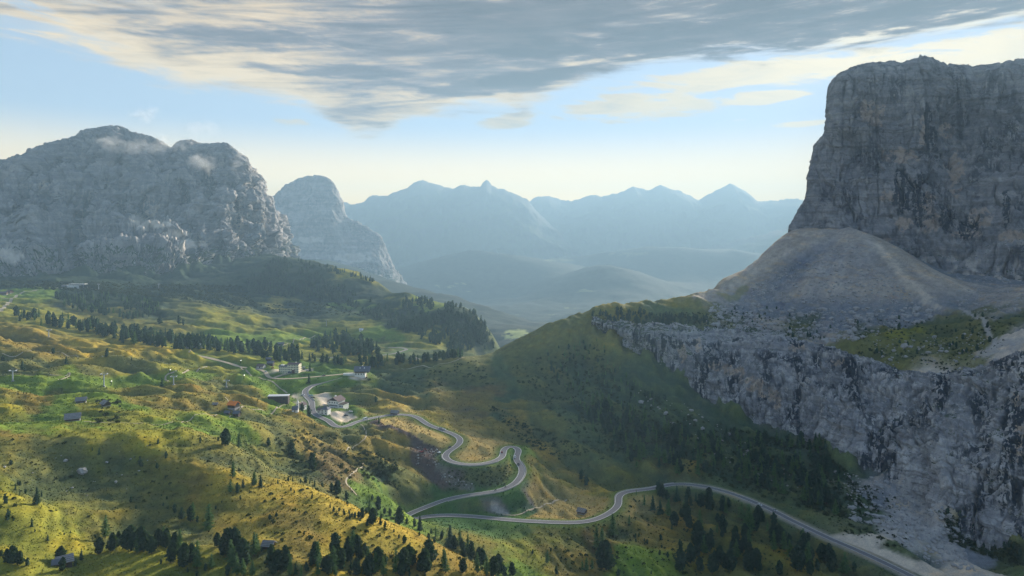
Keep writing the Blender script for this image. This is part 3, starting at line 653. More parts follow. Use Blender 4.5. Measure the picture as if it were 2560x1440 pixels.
# runnels of coarser and finer debris fanning out from the head of the scree cone
apx = P(2120, 572, 1295); an = np.arctan2(XX - apx[0], apx[1] - YY); rr = np.hypot(XX - apx[0], YY - apx[1])
run_ = fbm(an * 16, rr / 160, 2.5, 4, 0.6) * scree * sstep(rr, 420, 250)
TINT = TINT * (1 + 0.13 * run_ + 0.20 * scree * fbm(XX / 30, YY / 30, 7.7, 4, 0.6))[..., None]
# piste on the terrace
paint([(0, 962), (120, 957), (250, 958), (350, 950), (440, 942), (520, 935)], 18, 'G', 0.8, 0.3)
paint([(620, 930), (680, 985), (720, 1000)], 16, 'G', 0.7, 0.5)
# cut verges along the main road
w = (sstep(DROAD, 14, 5) * 0.75)[..., None] * sstep(UU, 2000, 1900)[..., None]
TINT = TINT * (1 - w) + w * np.array([0.070, 0.150, 0.030])
w = (sstep(DROAD, 10, 4.5) * 0.85)[..., None] * sstep(UU, 1640, 1760)[..., None]
TINT = TINT * (1 - w) + w * np.array([0.42, 0.37, 0.32])
TINT = np.clip(TINT, 0.01, 0.7)

m_ground, T, b = material("meadow_ground", 0.95, 0.05)
at = T.n('ShaderNodeAttribute', attribute_name='tint').outputs['Color']
pos = T.n('ShaderNodeNewGeometry').outputs['Position']
n1 = T.noise(pos, 0.9, 6, 0.7); n2 = T.noise(pos, 0.16, 5, 0.65); n3 = T.noise(T.vm('MULTIPLY', pos, (1, 1, 2.5)), 0.035, 4, 0.6)
c = T.mix(T.smooth(n1, 0.25, 0.75), T.mix(1.0, at, (0.76, 0.78, 0.76), 'MULTIPLY'), T.mix(1.0, at, (1.22, 1.20, 1.15), 'MULTIPLY'))
c = T.mix(T.smooth(n2, 0.35, 0.70), c, T.mix(1.0, c, (0.80, 0.81, 0.86), 'MULTIPLY'))
c = T.mix(T.smooth(n3, 0.50, 0.72), c, T.mix(1.0, c, (1.25, 1.08, 0.85), 'MULTIPLY'))
T.l(c, b.inputs['Base Color'])
bn = T.n('ShaderNodeBump'); bn.inputs['Strength'].default_value = 0.6; bn.inputs['Distance'].default_value = 0.6
T.l(T.m('ADD', n1, T.m('MULTIPLY', n2, 2.0)), bn.inputs['Height']); T.l(bn.outputs[0], b.inputs['Normal'])
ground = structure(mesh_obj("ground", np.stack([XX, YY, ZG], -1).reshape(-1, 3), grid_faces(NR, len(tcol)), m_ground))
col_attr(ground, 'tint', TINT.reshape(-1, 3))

# ------------------------------------------------------------------ roads
m_asph = plain("asphalt", (0.185, 0.175, 0.185), 0.85, 0.18, 0.25)
m_line = plain("road_paint", (0.70, 0.68, 0.64), 0.7, 0.15, 0.5)
m_dirt = plain("path_gravel", (0.42, 0.35, 0.25), 0.95, 0.25, 0.4)
m_wallst = plain("road_wall_stone", (0.36, 0.34, 0.31), 0.9, 0.3, 0.6)


def ribbon(name, line, offs, lift, mat, parent=None, drape=False):
    """strip along a line; offs = sideways offsets of its two edges"""
    d_ = np.gradient(line[:, :2], axis=0); d_ /= np.linalg.norm(d_, axis=1)[:, None] + 1e-9
    n_ = np.stack([d_[:, 1], -d_[:, 0]], 1); rows = []
    for o_ in np.linspace(offs[0], offs[1], 3 if drape else 2):
        xy = line[:, :2] + n_ * o_
        z = (zat(xy[:, 0], xy[:, 1]) if drape else line[:, 2]) + lift
        rows.append(np.column_stack([xy, z]))
    nr = len(rows); V_ = np.array(rows).reshape(-1, 3)
    f_ = grid_faces(nr, len(line))[:, ::-1]
    return mesh_obj(name, V_, f_, mat, parent, False)


road = structure(ribbon("road", road_line, (-3.3, 3.3), 0.05, m_asph))
for s_ in (-1, 1):
    ribbon("edge_line", road_line, (s_ * 2.95 - 0.24, s_ * 2.95 + 0.24), 0.09, m_line, road)
for k_, (line, half) in enumerate(lines_carve[1:]):
    structure(ribbon("road_side" if k_ < 2 else "road_far", line, (-2.6, 2.6) if k_ < 2 else (-3.2, 3.2), 0.07, m_dirt if k_ < 2 else m_asph))
# low stone parapets on the valley side of some bends, standing on the verge


def parapet(name, line, off, h, wd, mat):
    d_ = np.gradient(line[:, :2], axis=0); d_ /= np.linalg.norm(d_, axis=1)[:, None] + 1e-9
    n_ = np.stack([d_[:, 1], -d_[:, 0]], 1)
    a_ = line[:, :2] + n_ * off; b_ = line[:, :2] + n_ * (off + wd); z = line[:, 2]
    V_ = np.concatenate([np.column_stack([a_, z - 1.2]), np.column_stack([a_, z + h]), np.column_stack([b_, z + h]), np.column_stack([b_, z - 1.2])])
    o = mesh_obj(name, V_, grid_faces(4, len(line)), mat, None, False)
    return o


def between(line, a, b):
    """piece of a line between the points nearest to two pixels given with depth"""
    ia = int(np.argmin(((line - a) ** 2).sum(1))); ib = int(np.argmin(((line - b) ** 2).sum(1)))
    return line[min(ia, ib):max(ia, ib) + 1]


def rp(k):
    u, v, dr = ROAD[k]; return P(u, v, dr * F / (v - HV))


PARAPETS = [(2, 7, -4.1, "pale low wall along the road bend below the white inn"), (31, 37, 3.7, "pale low wall round the outside of the second hairpin loop"), (45, 53, -4.1, "pale low wall on the outer side of the long lower bend"), (72, 78, -4.1, "pale low wall beside the road where it bends round the hay field")]
for a_, b_, off, lab in PARAPETS:
    o = parapet("parapet_wall", between(road_line, rp(a_), rp(b_)), off, 0.55, 0.45, m_wallst)
    o['label'] = lab; o['category'] = 'wall'; o['group'] = 'low walls along the pass road'

# footpaths and dirt tracks (photo pixels; they lie on the ground)
PATHS = {
 'a1500': ([(0, 780), (12, 765), (28, 748), (50, 735), (80, 728), (110, 724), (160, 720), (215, 719), (245, 724)], 6.0),
 'b1300': ([(0, 745), (24, 748)], 3.0),
 'c': ([(470, 884), (500, 890), (540, 898), (572, 907), (598, 915), (612, 925), (625, 935), (650, 945), (668, 950), (690, 962), (706, 974), (720, 985)], 1.8),
 'd': ([(555, 912), (510, 918), (470, 926), (440, 931), (425, 932), (414, 935), (412, 944), (422, 955)], 2.0),
 'e': ([(204, 1053), (280, 1056), (350, 1058), (430, 1056), (480, 1045), (540, 1038), (580, 1037)], 1.0),
 'f': ([(596, 1030), (622, 1020), (650, 1024), (690, 1024), (700, 1014), (720, 1012)], 1.3),
 'g': ([(690, 1024), (715, 1023), (735, 1026)], 1.3),
 'h': ([(900, 1060), (912, 1075), (916, 1092), (905, 1105), (885, 1115), (868, 1124), (866, 1130)], 0.9),
 'i': ([(910, 1158), (905, 1168), (890, 1178), (875, 1190), (863, 1200), (868, 1214), (880, 1226), (896, 1243)], 1.2),
 'j': ([(560, 990), (572, 1003), (590, 1012)], 0.9),
 'k': ([(120, 935), (150, 940), (175, 930), (168, 945), (140, 950)], 1.2),
 'l': ([(0, 882), (60, 880), (130, 881), (190, 888), (260, 895)], 1.0),
 'm': ([(1250, 1284), (1290, 1290), (1320, 1275), (1380, 1258), (1420, 1245)], 1.4),
 'n': ([(1000, 922), (1060, 914), (1120, 908), (1190, 892)], 1.2),
 'o': ([(690, 868), (720, 858), (760, 845), (790, 838)], 2.2),
 'p': ([(2100, 1352), (2160, 1375), (2230, 1405), (2290, 1435)], 3.0),
}
for k_, (px_, wd) in PATHS.items():
    pts = [pick(u, v, 1150 if k_ in ('a1500', 'b1300') else 0) for u, v in px_]; pts = [p for p in pts if p is not None]
    # drop points where the sight line jumps to another ridge
    good = [pts[0]]
    for p in pts[1:]:
        if abs(math.log(p[1] / good[-1][1])) < 0.22: good.append(p)
    if len(good) < 2: continue
    ln = catmull(np.array(good), 2.5); ln = gblur(ln, 2, 0)
    structure(ribbon("footpath", ln, (-wd / 2, wd / 2), 0.22, m_dirt, None, True))

# ------------------------------------------------------------------ rock massifs


def loft(ctrl, nv, nu):
    """ctrl: rows x columns of 3D points -> smooth nv x nu grid"""
    C = np.asarray(ctrl, float); R, K, _ = C.shape

    def up(A, n, axis):
        A = np.moveaxis(A, axis, 0); m = len(A); t = np.linspace(0, m - 1, n); i = np.clip(t.astype(int), 0, m - 2); f = (t - i)[:, None, None]
        Q = np.concatenate([[2 * A[0] - A[1]], A, [2 * A[-1] - A[-2]]]); a, b_, c_, e_ = Q[i], Q[i + 1], Q[i + 2], Q[i + 3]
        tan = 0.42
        m0, m1 = tan * (c_ - a), tan * (e_ - b_)
        h = (2 * f ** 3 - 3 * f ** 2 + 1) * b_ + (f ** 3 - 2 * f ** 2 + f) * m0 + (-2 * f ** 3 + 3 * f ** 2) * c_ + (f ** 3 - f ** 2) * m1
        return np.moveaxis(h, 0, axis)
    return up(up(C, nv, 0), nu, 1)


def normals(G):
    a = np.gradient(G, axis=0); b_ = np.gradient(G, axis=1); n = np.cross(b_, a); n /= np.linalg.norm(n, axis=-1)[..., None] + 1e-9
    return n


def rock_relief(G, big, mid, blk, size, vert, bed, seed, lump=0.0, edge=1.0, fis=1.0):
    """displace a lofted face: buttresses, fissures, ledges and broken blocks; returns a tone per block too"""
    n = normals(G); flip = np.sign(-(n * (G - np.array([0, 0, HC]))).sum(-1).mean()); n = n * (flip if flip else 1)
    x, y, z = G[..., 0], G[..., 1], G[..., 2]
    s = size
    wx_ = x + 0.5 * s * fbm(x / (2.5 * s), y / (2.5 * s), z / (4 * s) + seed, 3); wy_ = y + 0.5 * s * fbm(x / (2.5 * s), y / (2.5 * s), z / (4 * s) + seed + 9, 3)
    wz = z + 0.45 * s * fbm(x / (3 * s), y / (3 * s), z / (3 * s) + seed + 4, 3)
    d_ = big * fbm(wx_ / (7 * s) + seed, wy_ / (7 * s), z / (12 * s), 3, 0.5)
    d_ = d_ + mid * 0.5 * ridged(wx_ / (2.6 * s) + seed, wy_ / (2.6 * s), z / (2.6 * s * vert), 2, 0.45)
    jx = x + 0.12 * s * fbm(x / s, y / s, z / (1.5 * s) + seed, 2); jy = y + 0.12 * s * fbm(x / s, y / s, z / (1.5 * s) + seed + 3, 2)
    for k, (L, dep) in enumerate(((2.4, 1.0), (1.1, 0.55), (0.5, 0.28))):
        f_ = np.abs(pnoise(jx / (L * s) + seed + 7 * k, jy / (L * s), z / (L * s * vert * 4)))
        brk = sstep(pnoise(x / (3 * s), y / (3 * s), z / (2.2 * s) + seed + 11 * k), -0.25, 0.15)
        d_ = d_ - fis * mid * dep * brk * np.exp(-(f_ / 0.045) ** 2)
    hz_ = 0.8 + 0.35 * min(vert, 5)
    rough_ = 0.35 + 1.25 * sstep(fbm(x / (6 * s), y / (6 * s), z / (6 * s) + seed + 2, 3), -0.25, 0.55)     # smooth slabs next to broken ground
    for L, am in ((1.0, 1.0), (0.45, 0.5), (0.2, 0.24)):
        c1, c2, t_, fc_ = cells(wx_ / (L * s) + seed, wy_ / (L * s), wz / (L * s * (1 + (hz_ - 1) * min(1.0, L + 0.2))))
        d_ = d_ + am * blk * (rough_ if L < 1 else 1.0) * ((t_ - 0.5) * 1.3 + 1.7 * fc_ - 0.6 * np.exp(-(c2 / 0.07) ** 2))
        if L == 1.0: t1 = t_
        elif L == 0.45: t2 = t_
    if lump:
        l1, l2, l3, _f = cells(wx_ / (2.6 * s) + seed * 2, wy_ / (2.6 * s), z / (3.0 * s)); d_ = d_ + lump * ((0.75 - l1) * 1.4 + 0.6 * (l3 - .5)) * sstep(l2, 0.0, 0.22)
    if bed:
        for L, am in ((1.0, 0.85), (0.37, 0.45)):
            ph = (wz + 0.05 * x) / (bed * L); st = ph - np.floor(ph); d_ = d_ - mid * am * (st - 0.5) * (0.6 + 0.7 * fbm(x / (5 * s), y / (5 * s), z / (2 * s) + 3 * seed, 2))
    d_ = (d_ - np.median(d_)) * edge + 0.25 * blk * fbm(x / (0.3 * s), y / (0.3 * s), z / (0.3 * s) + seed, 2)
    return G + n * d_[..., None], (t1 - 0.5) * 0.5 + (t2 - 0.5) * 0.5


def rock_material(name, base, dark, warm, scale=1.0, streak_shade=1.0, green=0.0, warm_amt=0.5, haze_green=(0.045, 0.062, 0.026)):
    m, T, b = material(name, 0.92, 0.1)
    geo = T.n('ShaderNodeNewGeometry'); pos = geo.outputs['Position']; nrm = geo.outputs['True Normal']
    p = T.vm('MULTIPLY', pos, (scale, scale, scale))
    n_l = T.noise(p, 0.012, 5, 0.6); n_m = T.noise(p, 0.06, 6, 0.65); n_f = T.noise(p, 0.32, 6, 0.7)
    c = T.mix(T.smooth(n_m, 0.3, 0.7), tuple(x * 0.84 for x in base), tuple(x * 1.14 for x in base))
    tn = T.n('ShaderNodeAttribute', attribute_name='tone').outputs['Fac']
    c = T.mix(T.m('ADD', T.m('MULTIPLY', tn, 1.1), 0.5, clamp=True), T.mix(1.0, c, (0.66, 0.67, 0.70), 'MULTIPLY'), T.mix(1.0, c, (1.26, 1.24, 1.20), 'MULTIPLY'))
    sb = T.noise(T.vm('MULTIPLY', p, (0.10, 0.10, 1.0)), 0.11, 5, 0.7)      # bedding
    c = T.mix(T.smooth(sb, 0.38, 0.62), T.mix(1.0, c, (0.80, 0.80, 0.82), 'MULTIPLY'), T.mix(1.0, c, (1.14, 1.13, 1.12), 'MULTIPLY'))
    c = T.mix(T.m('MULTIPLY', T.smooth(n_f, 0.35, 0.7), 0.6), c, T.mix(1.0, c, (0.62, 0.63, 0.66), 'MULTIPLY'))
    # rusty and pale break surfaces
    wn = T.noise(T.vm('ADD', T.vm('MULTIPLY', p, (1, 1, 0.8)), (40, 0, 9)), 0.018, 6, 0.62, 0.4)
    wm = T.m('MULTIPLY', T.smooth(wn, 0.56, 0.68), warm_amt)
    at = T.n('ShaderNodeAttribute', attribute_name='warm').outputs['Fac']
    wm = T.m('MAXIMUM', wm, T.m('MULTIPLY', at, T.smooth(n_m, 0.40, 0.52)))
    c = T.mix(wm, c, T.mix(n_f, tuple(x * 0.75 for x in warm), tuple(x * 1.2 for x in warm)))
    # dark water streaks running down the faces; the attribute also carries painted gully shade
    st = T.noise(T.vm('MULTIPLY', p, (1, 1, 0.07)), 0.13, 5, 0.62, 0.15)
    sm = T.noise(T.vm('MULTIPLY', p, (1, 1, 0.5)), 0.022, 4, 0.6)
    sk = T.n('ShaderNodeAttribute', attribute_name='streak_shade').outputs['Fac']
    stm = T.m('MULTIPLY', T.smooth(st, 0.44, 0.50), T.m('MAXIMUM', T.m('MULTIPLY', T.smooth(sm, 0.48, 0.62), streak_shade), sk), clamp=True)
    c = T.mix(stm, c, dark)
    # scree shade attribute and plants on ledges
    sa_ = T.n('ShaderNodeAttribute', attribute_name='scree').outputs['Fac']
    c = T.mix(T.m('MULTIPLY', sa_, T.smooth(n_m, 0.15, 0.45)), c, (0.66, 0.58, 0.50))
    nz = T.sep(nrm)[2]
    gm = T.n('ShaderNodeAttribute', attribute_name='plants').outputs['Fac']
    gsum = T.m('ADD', T.m('ADD', nz, T.m('MULTIPLY', T.m('SUBTRACT', n_m, 0.5), 1.3)), T.m('ADD', gm, green - 1.0))
    c = T.mix(T.smooth(gsum, 0.0, 0.10), c, T.mix(n_m, tuple(x * 0.7 for x in haze_green), tuple(x * 1.5 for x in haze_green)))
    T.l(c, b.inputs['Base Color'])
    bn = T.n('ShaderNodeBump'); bn.inputs['Strength'].default_value = 0.7; bn.inputs['Distance'].default_value = 2.2 / scale
    hsum = T.m('ADD', T.m('ADD', T.m('MULTIPLY', n_f, 0.7), T.m('MULTIPLY', sb, 0.9)), T.m('ADD', n_m, T.m('MULTIPLY', st, 0.8)))
    T.l(hsum, bn.inputs['Height']); T.l(bn.outputs[0], b.inputs['Normal'])
    return m


def proj(G):
    return 1280 + F * G[..., 0] / G[..., 1], HV + F * (HC - G[..., 2]) / G[..., 1]


def blob(u, v, cu_, cv_, ru, rv, noise_amt=0.5, sd=0.0):
    I = (np.abs(u - cu_) < ru * 1.6) & (np.abs(v - cv_) < rv * 1.6); out = np.zeros(u.shape)
    q = ((u[I] - cu_) / ru) ** 2 + ((v[I] - cv_) / rv) ** 2
    out[I] = sstep(1.0 - q + noise_amt * fbm(u[I] / 22, v[I] / 22, sd, 3), 0.0, 0.45)
    return out


def row(us, vs, Ys):
    return [P(u, v, Y) for u, v, Y in zip(us, vs, Ys)]


# ---- the big table mountain on the right
rimY = [1750, 1470, 1425, 1400, 1390, 1385, 1372, 1372, 1350, 1320, 1280, 1200]
bseY = [1700, 1430, 1345, 1325, 1300, 1270, 1235, 1200, 1165, 1130, 1080, 1000]
rimU = [2130, 2084, 2070, 2105, 2170, 2245, 2310, 2385, 2470, 2560, 2680, 2900]
rimV = [240, 226, 214, 180, 160, 168, 149, 167, 166, 157, 165, 150]
bseU = [2060, 1990, 1976, 2030, 2110, 2200, 2290, 2380, 2470, 2560, 2700, 2960]
bseV = [580, 566, 566, 580, 600, 640, 665, 690, 700, 705, 720, 740]
mix_ = lambda A, B, f: [a + (b_ - a) * f for a, b_ in zip(A, B)]


def trow(f, du=(0, 0, 0), lean=0.0):
    U = mix_(rimU, bseU, f); V_ = mix_(rimV, bseV, f); Yv = mix_(rimY, bseY, f)
    U[0] += du[0]; U[1] += du[1]; U[2] += du[2]
    return row(U, V_, [y + lean for y in Yv])


back = [np.array([p[0] * (p[1] + 420) / p[1] + 40, p[1] + 420, p[2] - 15]) for p in row(rimU, rimV, rimY)]
back2 = [np.array([p[0] * (p[1] + 70) / p[1] + 8, p[1] + 70, p[2] + 2]) for p in row(rimU, rimV, rimY)]
r_rim = row(rimU, rimV, rimY)
ctrl = [back, back2, r_rim,
        row([2130, 2078, 2064, 2108, 2175, 2250, 2315, 2395, 2475, 2560, 2720, 3000], [270, 262, 256, 240, 232, 232, 232, 235, 235, 230, 235, 230], [y - 22 for y in rimY]),
        row([2125, 2076, 2062, 2108, 2178, 2255, 2320, 2400, 2478, 2560, 2718, 2996], [330, 330, 330, 322, 318, 316, 316, 318, 318, 316, 320, 320], [y - 32 for y in rimY]),
        row([2100, 2050, 2037, 2095, 2165, 2248, 2318, 2400, 2478, 2560, 2715, 2990], [378, 374, 370, 384, 384, 382, 382, 384, 386, 386, 390, 395], [1738, 1452, 1400, 1378, 1362, 1350, 1332, 1322, 1300, 1272, 1220, 1140]),
        row([2090, 2034, 2021, 2080, 2150, 2238, 2312, 2396, 2475, 2560, 2712, 2982], [440, 440, 440, 450, 452, 455, 456, 460, 464, 466, 475, 490], [1728, 1446, 1385, 1360, 1345, 1325, 1305, 1288, 1260, 1228, 1175, 1095]),
        row([2085, 2030, 2018, 2070, 2140, 2228, 2305, 2390, 2472, 2560, 2708, 2975], [492, 492, 492, 515, 525, 535, 545, 550, 558, 562, 575, 600], [1715, 1440, 1372, 1345, 1328, 1302, 1275, 1250, 1218, 1185, 1130, 1050]),
        row(bseU, bseV, bseY),
        row([u - 6 for u in bseU], [v + 95 for v in bseV], [y - 22 for y in bseY])]
NVT, NUT = 560, 620
G = loft(ctrl, NVT, NUT)
G, tone = rock_relief(G, 16, 7.0, 2.9, 19.0, 4.2, 34, 1.0, fis=1.5, edge=(0.3 + 0.7 * sstep(np.arange(NUT), 90, 190))[None, :] * (0.35 + 0.65 * sstep(np.abs(np.arange(NVT) - 124), 4, 50))[:, None])
mu, mv = proj(G)
m_rockR = rock_material("limestone_massif", (0.275, 0.265, 0.265), (0.048, 0.050, 0.060), (0.42, 0.335, 0.275), 1.0, 0.75, -0.10, 0.12)
tower = structure(mesh_obj("mountain_right", G.reshape(-1, 3), grid_faces(NVT, NUT), m_rockR, None, False))
f_attr(tower, 'tone', tone)
wm = sum(blob(mu, mv, *a, 0.7, i) for i, a in enumerate(((2320, 530, 26, 52), (2340, 555, 22, 22), (2225, 490, 28, 18), (2260, 560, 24, 18), (2310, 330, 14, 40), (2365, 330, 22, 22), (2250, 390, 55, 22), (2385, 420, 26, 38), (2390, 470, 16, 30), (2450, 545, 34, 30), (2420, 585, 45, 12), (2180, 280, 36, 40), (2530, 590, 40, 16), (2215, 600, 14, 6))))
f_attr(tower, 'warm', np.clip(wm, 0, 1))
f_attr(tower, 'streak_shade', np.clip(sum(blob(mu, mv, *a, 0.6, i + 20) for i, a in enumerate(((2255, 480, 30, 70), (2300, 500, 22, 80), (2370, 545, 25, 40), (2318, 290, 16, 40), (2325, 340, 20, 35), (2420, 570, 30, 30), (2515, 520, 12, 60)))), 0, 1))
f_attr(tower, 'scree', 0.7 * sstep(mv, 610, 690) * sstep(mu, 2150, 2300) * sstep(fbm(mu / 40, mv / 30, 1.0, 3), -0.1, 0.4))
f_attr(tower, 'plants', 0.25 * sstep(mv, 560, 640))

# ---- the lower wall that runs along the right-hand slope
mid = lambda f, push: row(wu_t, mix_(wv_t, wv_b, f), [yt + (yb - yt) * f - push for yt, yb in zip(wY_t, wY_b)])
ctrl = [[np.array([p[0] * 1.05, p[1] + 45, p[2] - 7]) for p in row(wu_t, wv_t, wY_t)],
        [np.array([p[0] * 1.015, p[1] + 14, p[2] + 1.0]) for p in row(wu_t, wv_t, wY_t)],
        mid(0.0, 0), mid(0.10, 7), mid(0.25, 13), mid(0.45, 16), mid(0.65, 15), mid(0.85, 9), mid(1.0, 2),
        [np.array([p[0], p[1] - 6, p[2] - 16]) for p in row(wu_t, wv_b, wY_b)]]
G = loft(ctrl, 360, 760)
G, tone = rock_relief(G, 10, 3.9, 1.6, 11.0, 5.0, 22, 4.0, fis=1.6)
mu, mv = proj(G)
m_rockW = rock_material("limestone_wall", (0.42, 0.41, 0.41), (0.038, 0.045, 0.060), (0.52, 0.40, 0.30), 1.6, 1.0, 0.02, 0.15)
wall = structure(mesh_obj("cliff_right", G.reshape(-1, 3), grid_faces(360, 760), m_rockW, None, False))
f_attr(wall, 'tone', tone)
f_attr(wall, 'warm', np.clip(sum(blob(mu, mv, *a, 0.8, i + 40) for i, a in enumerate(((1705, 880, 14, 26), (1745, 868, 12, 30), (1800, 915, 34, 12), (1840, 930, 30, 14), (1880, 958, 34, 20), (1920, 985, 26, 22), (1940, 1005, 14, 26), (2555, 1090, 22, 60), (2540, 1000, 10, 30), (2090, 905, 30, 12), (1990, 870, 25, 12)))), 0, 1) * 0.9)
sk = sstep(mv, 850, 900) * (0.35 + 0.65 * sstep(fbm(mu / 60, mv / 200, 3.0, 3), -0.05, 0.35)) * sstep(mv, 1130, 1030)
f_attr(wall, 'streak_shade', np.clip(sk + blob(mu, mv, 2540, 1080, 40, 120, 0.5, 3) + blob(mu, mv, 2510, 1200, 20, 90, 0.5, 4), 0, 1))
f_attr(wall, 'scree', np.zeros(mu.shape))
f_attr(wall, 'plants', 0.25 * sstep(mu, 1720, 1580) + 0.30 * sstep(mv, 860, 820) + 0.35 * blob(mu, mv, 1650, 870, 90, 30, 0.6, 2) + 0.12 * sstep(fbm(mu / 35, mv / 25, 9.0, 3), 0.1, 0.5))

# ---- the massif on the left
mu_ = [-450, -150, 0, 100, 180, 232, 270, 330, 384, 398, 430, 480, 560, 604, 622, 650, 668, 684, 688, 660]
sk_v = [430, 410, 403, 374, 346, 322, 317, 327, 348, 362, 371, 361, 364, 398, 440, 512, 580, 618, 622, 600]
sk_Y = [2620, 2600, 2570, 2610, 2650, 2680, 2700, 2710, 2715, 2725, 2740, 2745, 2745, 2750, 2755, 2775, 2800, 2840, 3200, 3700]
ft_v = [700, 690, 690, 694, 696, 696, 694, 690, 688, 686, 682, 672, 655, 648, 645, 642, 640, 640, 650, 660]
ft_Y = [1900, 1900, 1900, 1925, 1960, 1985, 2010, 2050, 2080, 2100, 2130, 2200, 2350, 2450, 2520, 2640, 2720, 2790, 3150, 3650]


def lrow_(f, fy):
    return row(mu_, mix_(ft_v, sk_v, f), [a + (b_ - a) * fy for a, b_ in zip(ft_Y, sk_Y)])


ctrl = [[np.array([p[0], p[1] - 20, p[2] - 30]) for p in lrow_(0, 0)], lrow_(0, 0), lrow_(0.14, 0.10), lrow_(0.28, 0.30), lrow_(0.45, 0.46), lrow_(0.62, 0.60), lrow_(0.80, 0.78), lrow_(0.93, 0.93), lrow_(1, 1),
        [np.array([p[0] * 1.0, p[1] + 90, p[2] - 25]) for p in lrow_(1, 1)], [np.array([p[0] * 1.0, p[1] + 500, p[2] - 260]) for p in lrow_(1, 1)]]
G = loft(ctrl, 330, 520)
gu, gv = proj(G); nrm_ = normals(G); cut = 0
for k_, (ua, va, ub, vb, wd_, dp_) in enumerate(((150, 380, 60, 600, 10, 34), (235, 350, 170, 640, 12, 46), (300, 370, 290, 560, 10, 40), (392, 360, 330, 540, 13, 60), (432, 372, 470, 620, 12, 52), (505, 380, 540, 640, 9, 44), (575, 385, 600, 630, 8, 46), (610, 430, 640, 630, 6, 36), (90, 400, 20, 560, 9, 30), (345, 345, 400, 470, 8, 34))):
    q_ = np.clip((gv - va) / (vb - va), 0, 1); cu2 = ua + (ub - ua) * q_ + 16 * fbm(gv / 45, gv * 0 + k_ * 3.7, 0.3, 4, 0.6)
    cut = cut + dp_ * np.exp(-np.abs((gu - cu2) / (wd_ * (0.7 + 0.8 * q_))) ** 1.3) * sstep(gv, va - 6, va + 30) * sstep(gv, vb + 40, vb)
G = G + np.array([0, 1.6, -0.35]) * cut[..., None]
G, tone = rock_relief(G, 55, 24, 8.0, 28.0, 3.0, 70, 11.0, lump=6.0, fis=2.2, edge=(0.36 + 0.64 * sstep(np.abs(np.arange(330) - 263), 4, 60))[:, None])
mu, mv = proj(G)
m_rockL = rock_material("dolomite_massif", (0.30, 0.285, 0.282), (0.10, 0.12, 0.13), (0.50, 0.40, 0.31), 0.55, 0.35, -0.18, 0.25)
massif = structure(mesh_obj("mountain_left", G.reshape(-1, 3), grid_faces(330, 520)[:, ::-1], m_rockL, None, False))
f_attr(massif, 'tone', tone)
ftv = np.interp(mu, mu_[:-2], ft_v[:-2])
low = sstep(mv + 22 * fbm(mu / 60, mv / 60, 2.0, 3), 585, 660)
f_attr(massif, 'warm', np.clip(blob(mu, mv, 600, 560, 12, 60, .7, 1) + blob(mu, mv, 655, 570, 8, 50, .7, 2) + blob(mu, mv, 110, 460, 14, 14, .6, 3) + blob(mu, mv, 380, 520, 20, 30, .6, 4), 0, 1) * .8)
f_attr(massif, 'streak_shade', np.clip(cut / 34, 0, 1) * 0.9)  # gully shade put into the colour to strengthen the relief contrast
scr = blob(mu, mv, 375, 560, 60, 11, .5, 5) + blob(mu, mv, 340, 548, 18, 20, .5, 6) + blob(mu, mv, 440, 585, 40, 10, .5, 7) + blob(mu, mv, 20, 640, 40, 22, .7, 8) + blob(mu, mv, 560, 690, 16, 22, .7, 9) + blob(mu, mv, 590, 700, 12, 20, .7, 10) + blob(mu, mv, 480, 610, 40, 12, .6, 11)
f_attr(massif, 'scree', np.clip(scr, 0, 1))
pl = (1.55 - 0.85 * sstep(fbm(mu / 55, mv / 38, 6.0, 4, 0.6), 0.0, 0.5)) * low + 0.55 * blob(mu, mv, 330, 640, 130, 42, .5, 12) + 0.25 * blob(mu, mv, 90, 610, 70, 30, .7, 13) + 0.25 * sstep(mv, 650, 690) + .12 * blob(mu, mv, 60, 470, 60, 25, .6, 14)
f_attr(massif, 'plants', np.clip(pl - np.clip(scr, 0, 1) * 0.9 - 0.30 * blob(mu, mv, 205, 650, 70, 40, .7, 15), -0.3, 1.2))

# ---- the blunt horn in the middle distance
hu = [560, 655, 700, 750, 790, 825, 842, 862, 900, 945, 962, 985, 1000, 970]
hs = [545, 510, 475, 447, 438, 452, 500, 545, 562, 590, 635, 672, 690, 680]
hf = [665, 665, 668, 672, 676, 682, 690, 695, 700, 704, 706, 706, 708, 710]
hsY = [5875, 5875, 5875, 5862, 5850, 5825, 5800, 5775, 5725, 5675, 5650, 5625, 5875, 6625]
hfY = [5312, 5312, 5287, 5262, 5250, 5237, 5225, 5212, 5212, 5225, 5250, 5300, 5625, 6375]
hrow = lambda f, fy: row(hu, mix_(hf, hs, f), [a + (b_ - a) * fy for a, b_ in zip(hfY, hsY)])
ctrl = [[np.array([p[0], p[1] - 30, p[2] - 120]) for p in hrow(0, 0)], hrow(0, 0), hrow(.25, .35), hrow(.5, .5), hrow(.75, .75), hrow(.92, .92), hrow(1, 1), [np.array([p[0], p[1] + 120, p[2] - 30]) for p in hrow(1, 1)], [np.array([p[0], p[1] + 700, p[2] - 400]) for p in hrow(1, 1)]]
G = loft(ctrl, 170, 260)
G, tone = rock_relief(G, 24, 13, 5.0, 58.0, 3.0, 150, 21.0, fis=1.2)
mu, mv = proj(G)
m_rockH = rock_material("horn_rock", (0.36, 0.335, 0.32), (0.10, 0.10, 0.11), (0.48, 0.38, 0.30), 0.35, 0.5, -0.15, 0.3)
horn = structure(mesh_obj("mountain_horn", G.reshape(-1, 3), grid_faces(170, 260)[:, ::-1], m_rockH, None, False))
f_attr(horn, 'tone', tone)
for nm in ('warm', 'streak_shade'): f_attr(horn, nm, np.zeros(mu.shape))
f_attr(horn, 'scree', np.clip(blob(mu, mv, 880, 645, 50, 14, .6, 1) + blob(mu, mv, 780, 600, 40, 9, .6, 2), 0, 1) * .8)
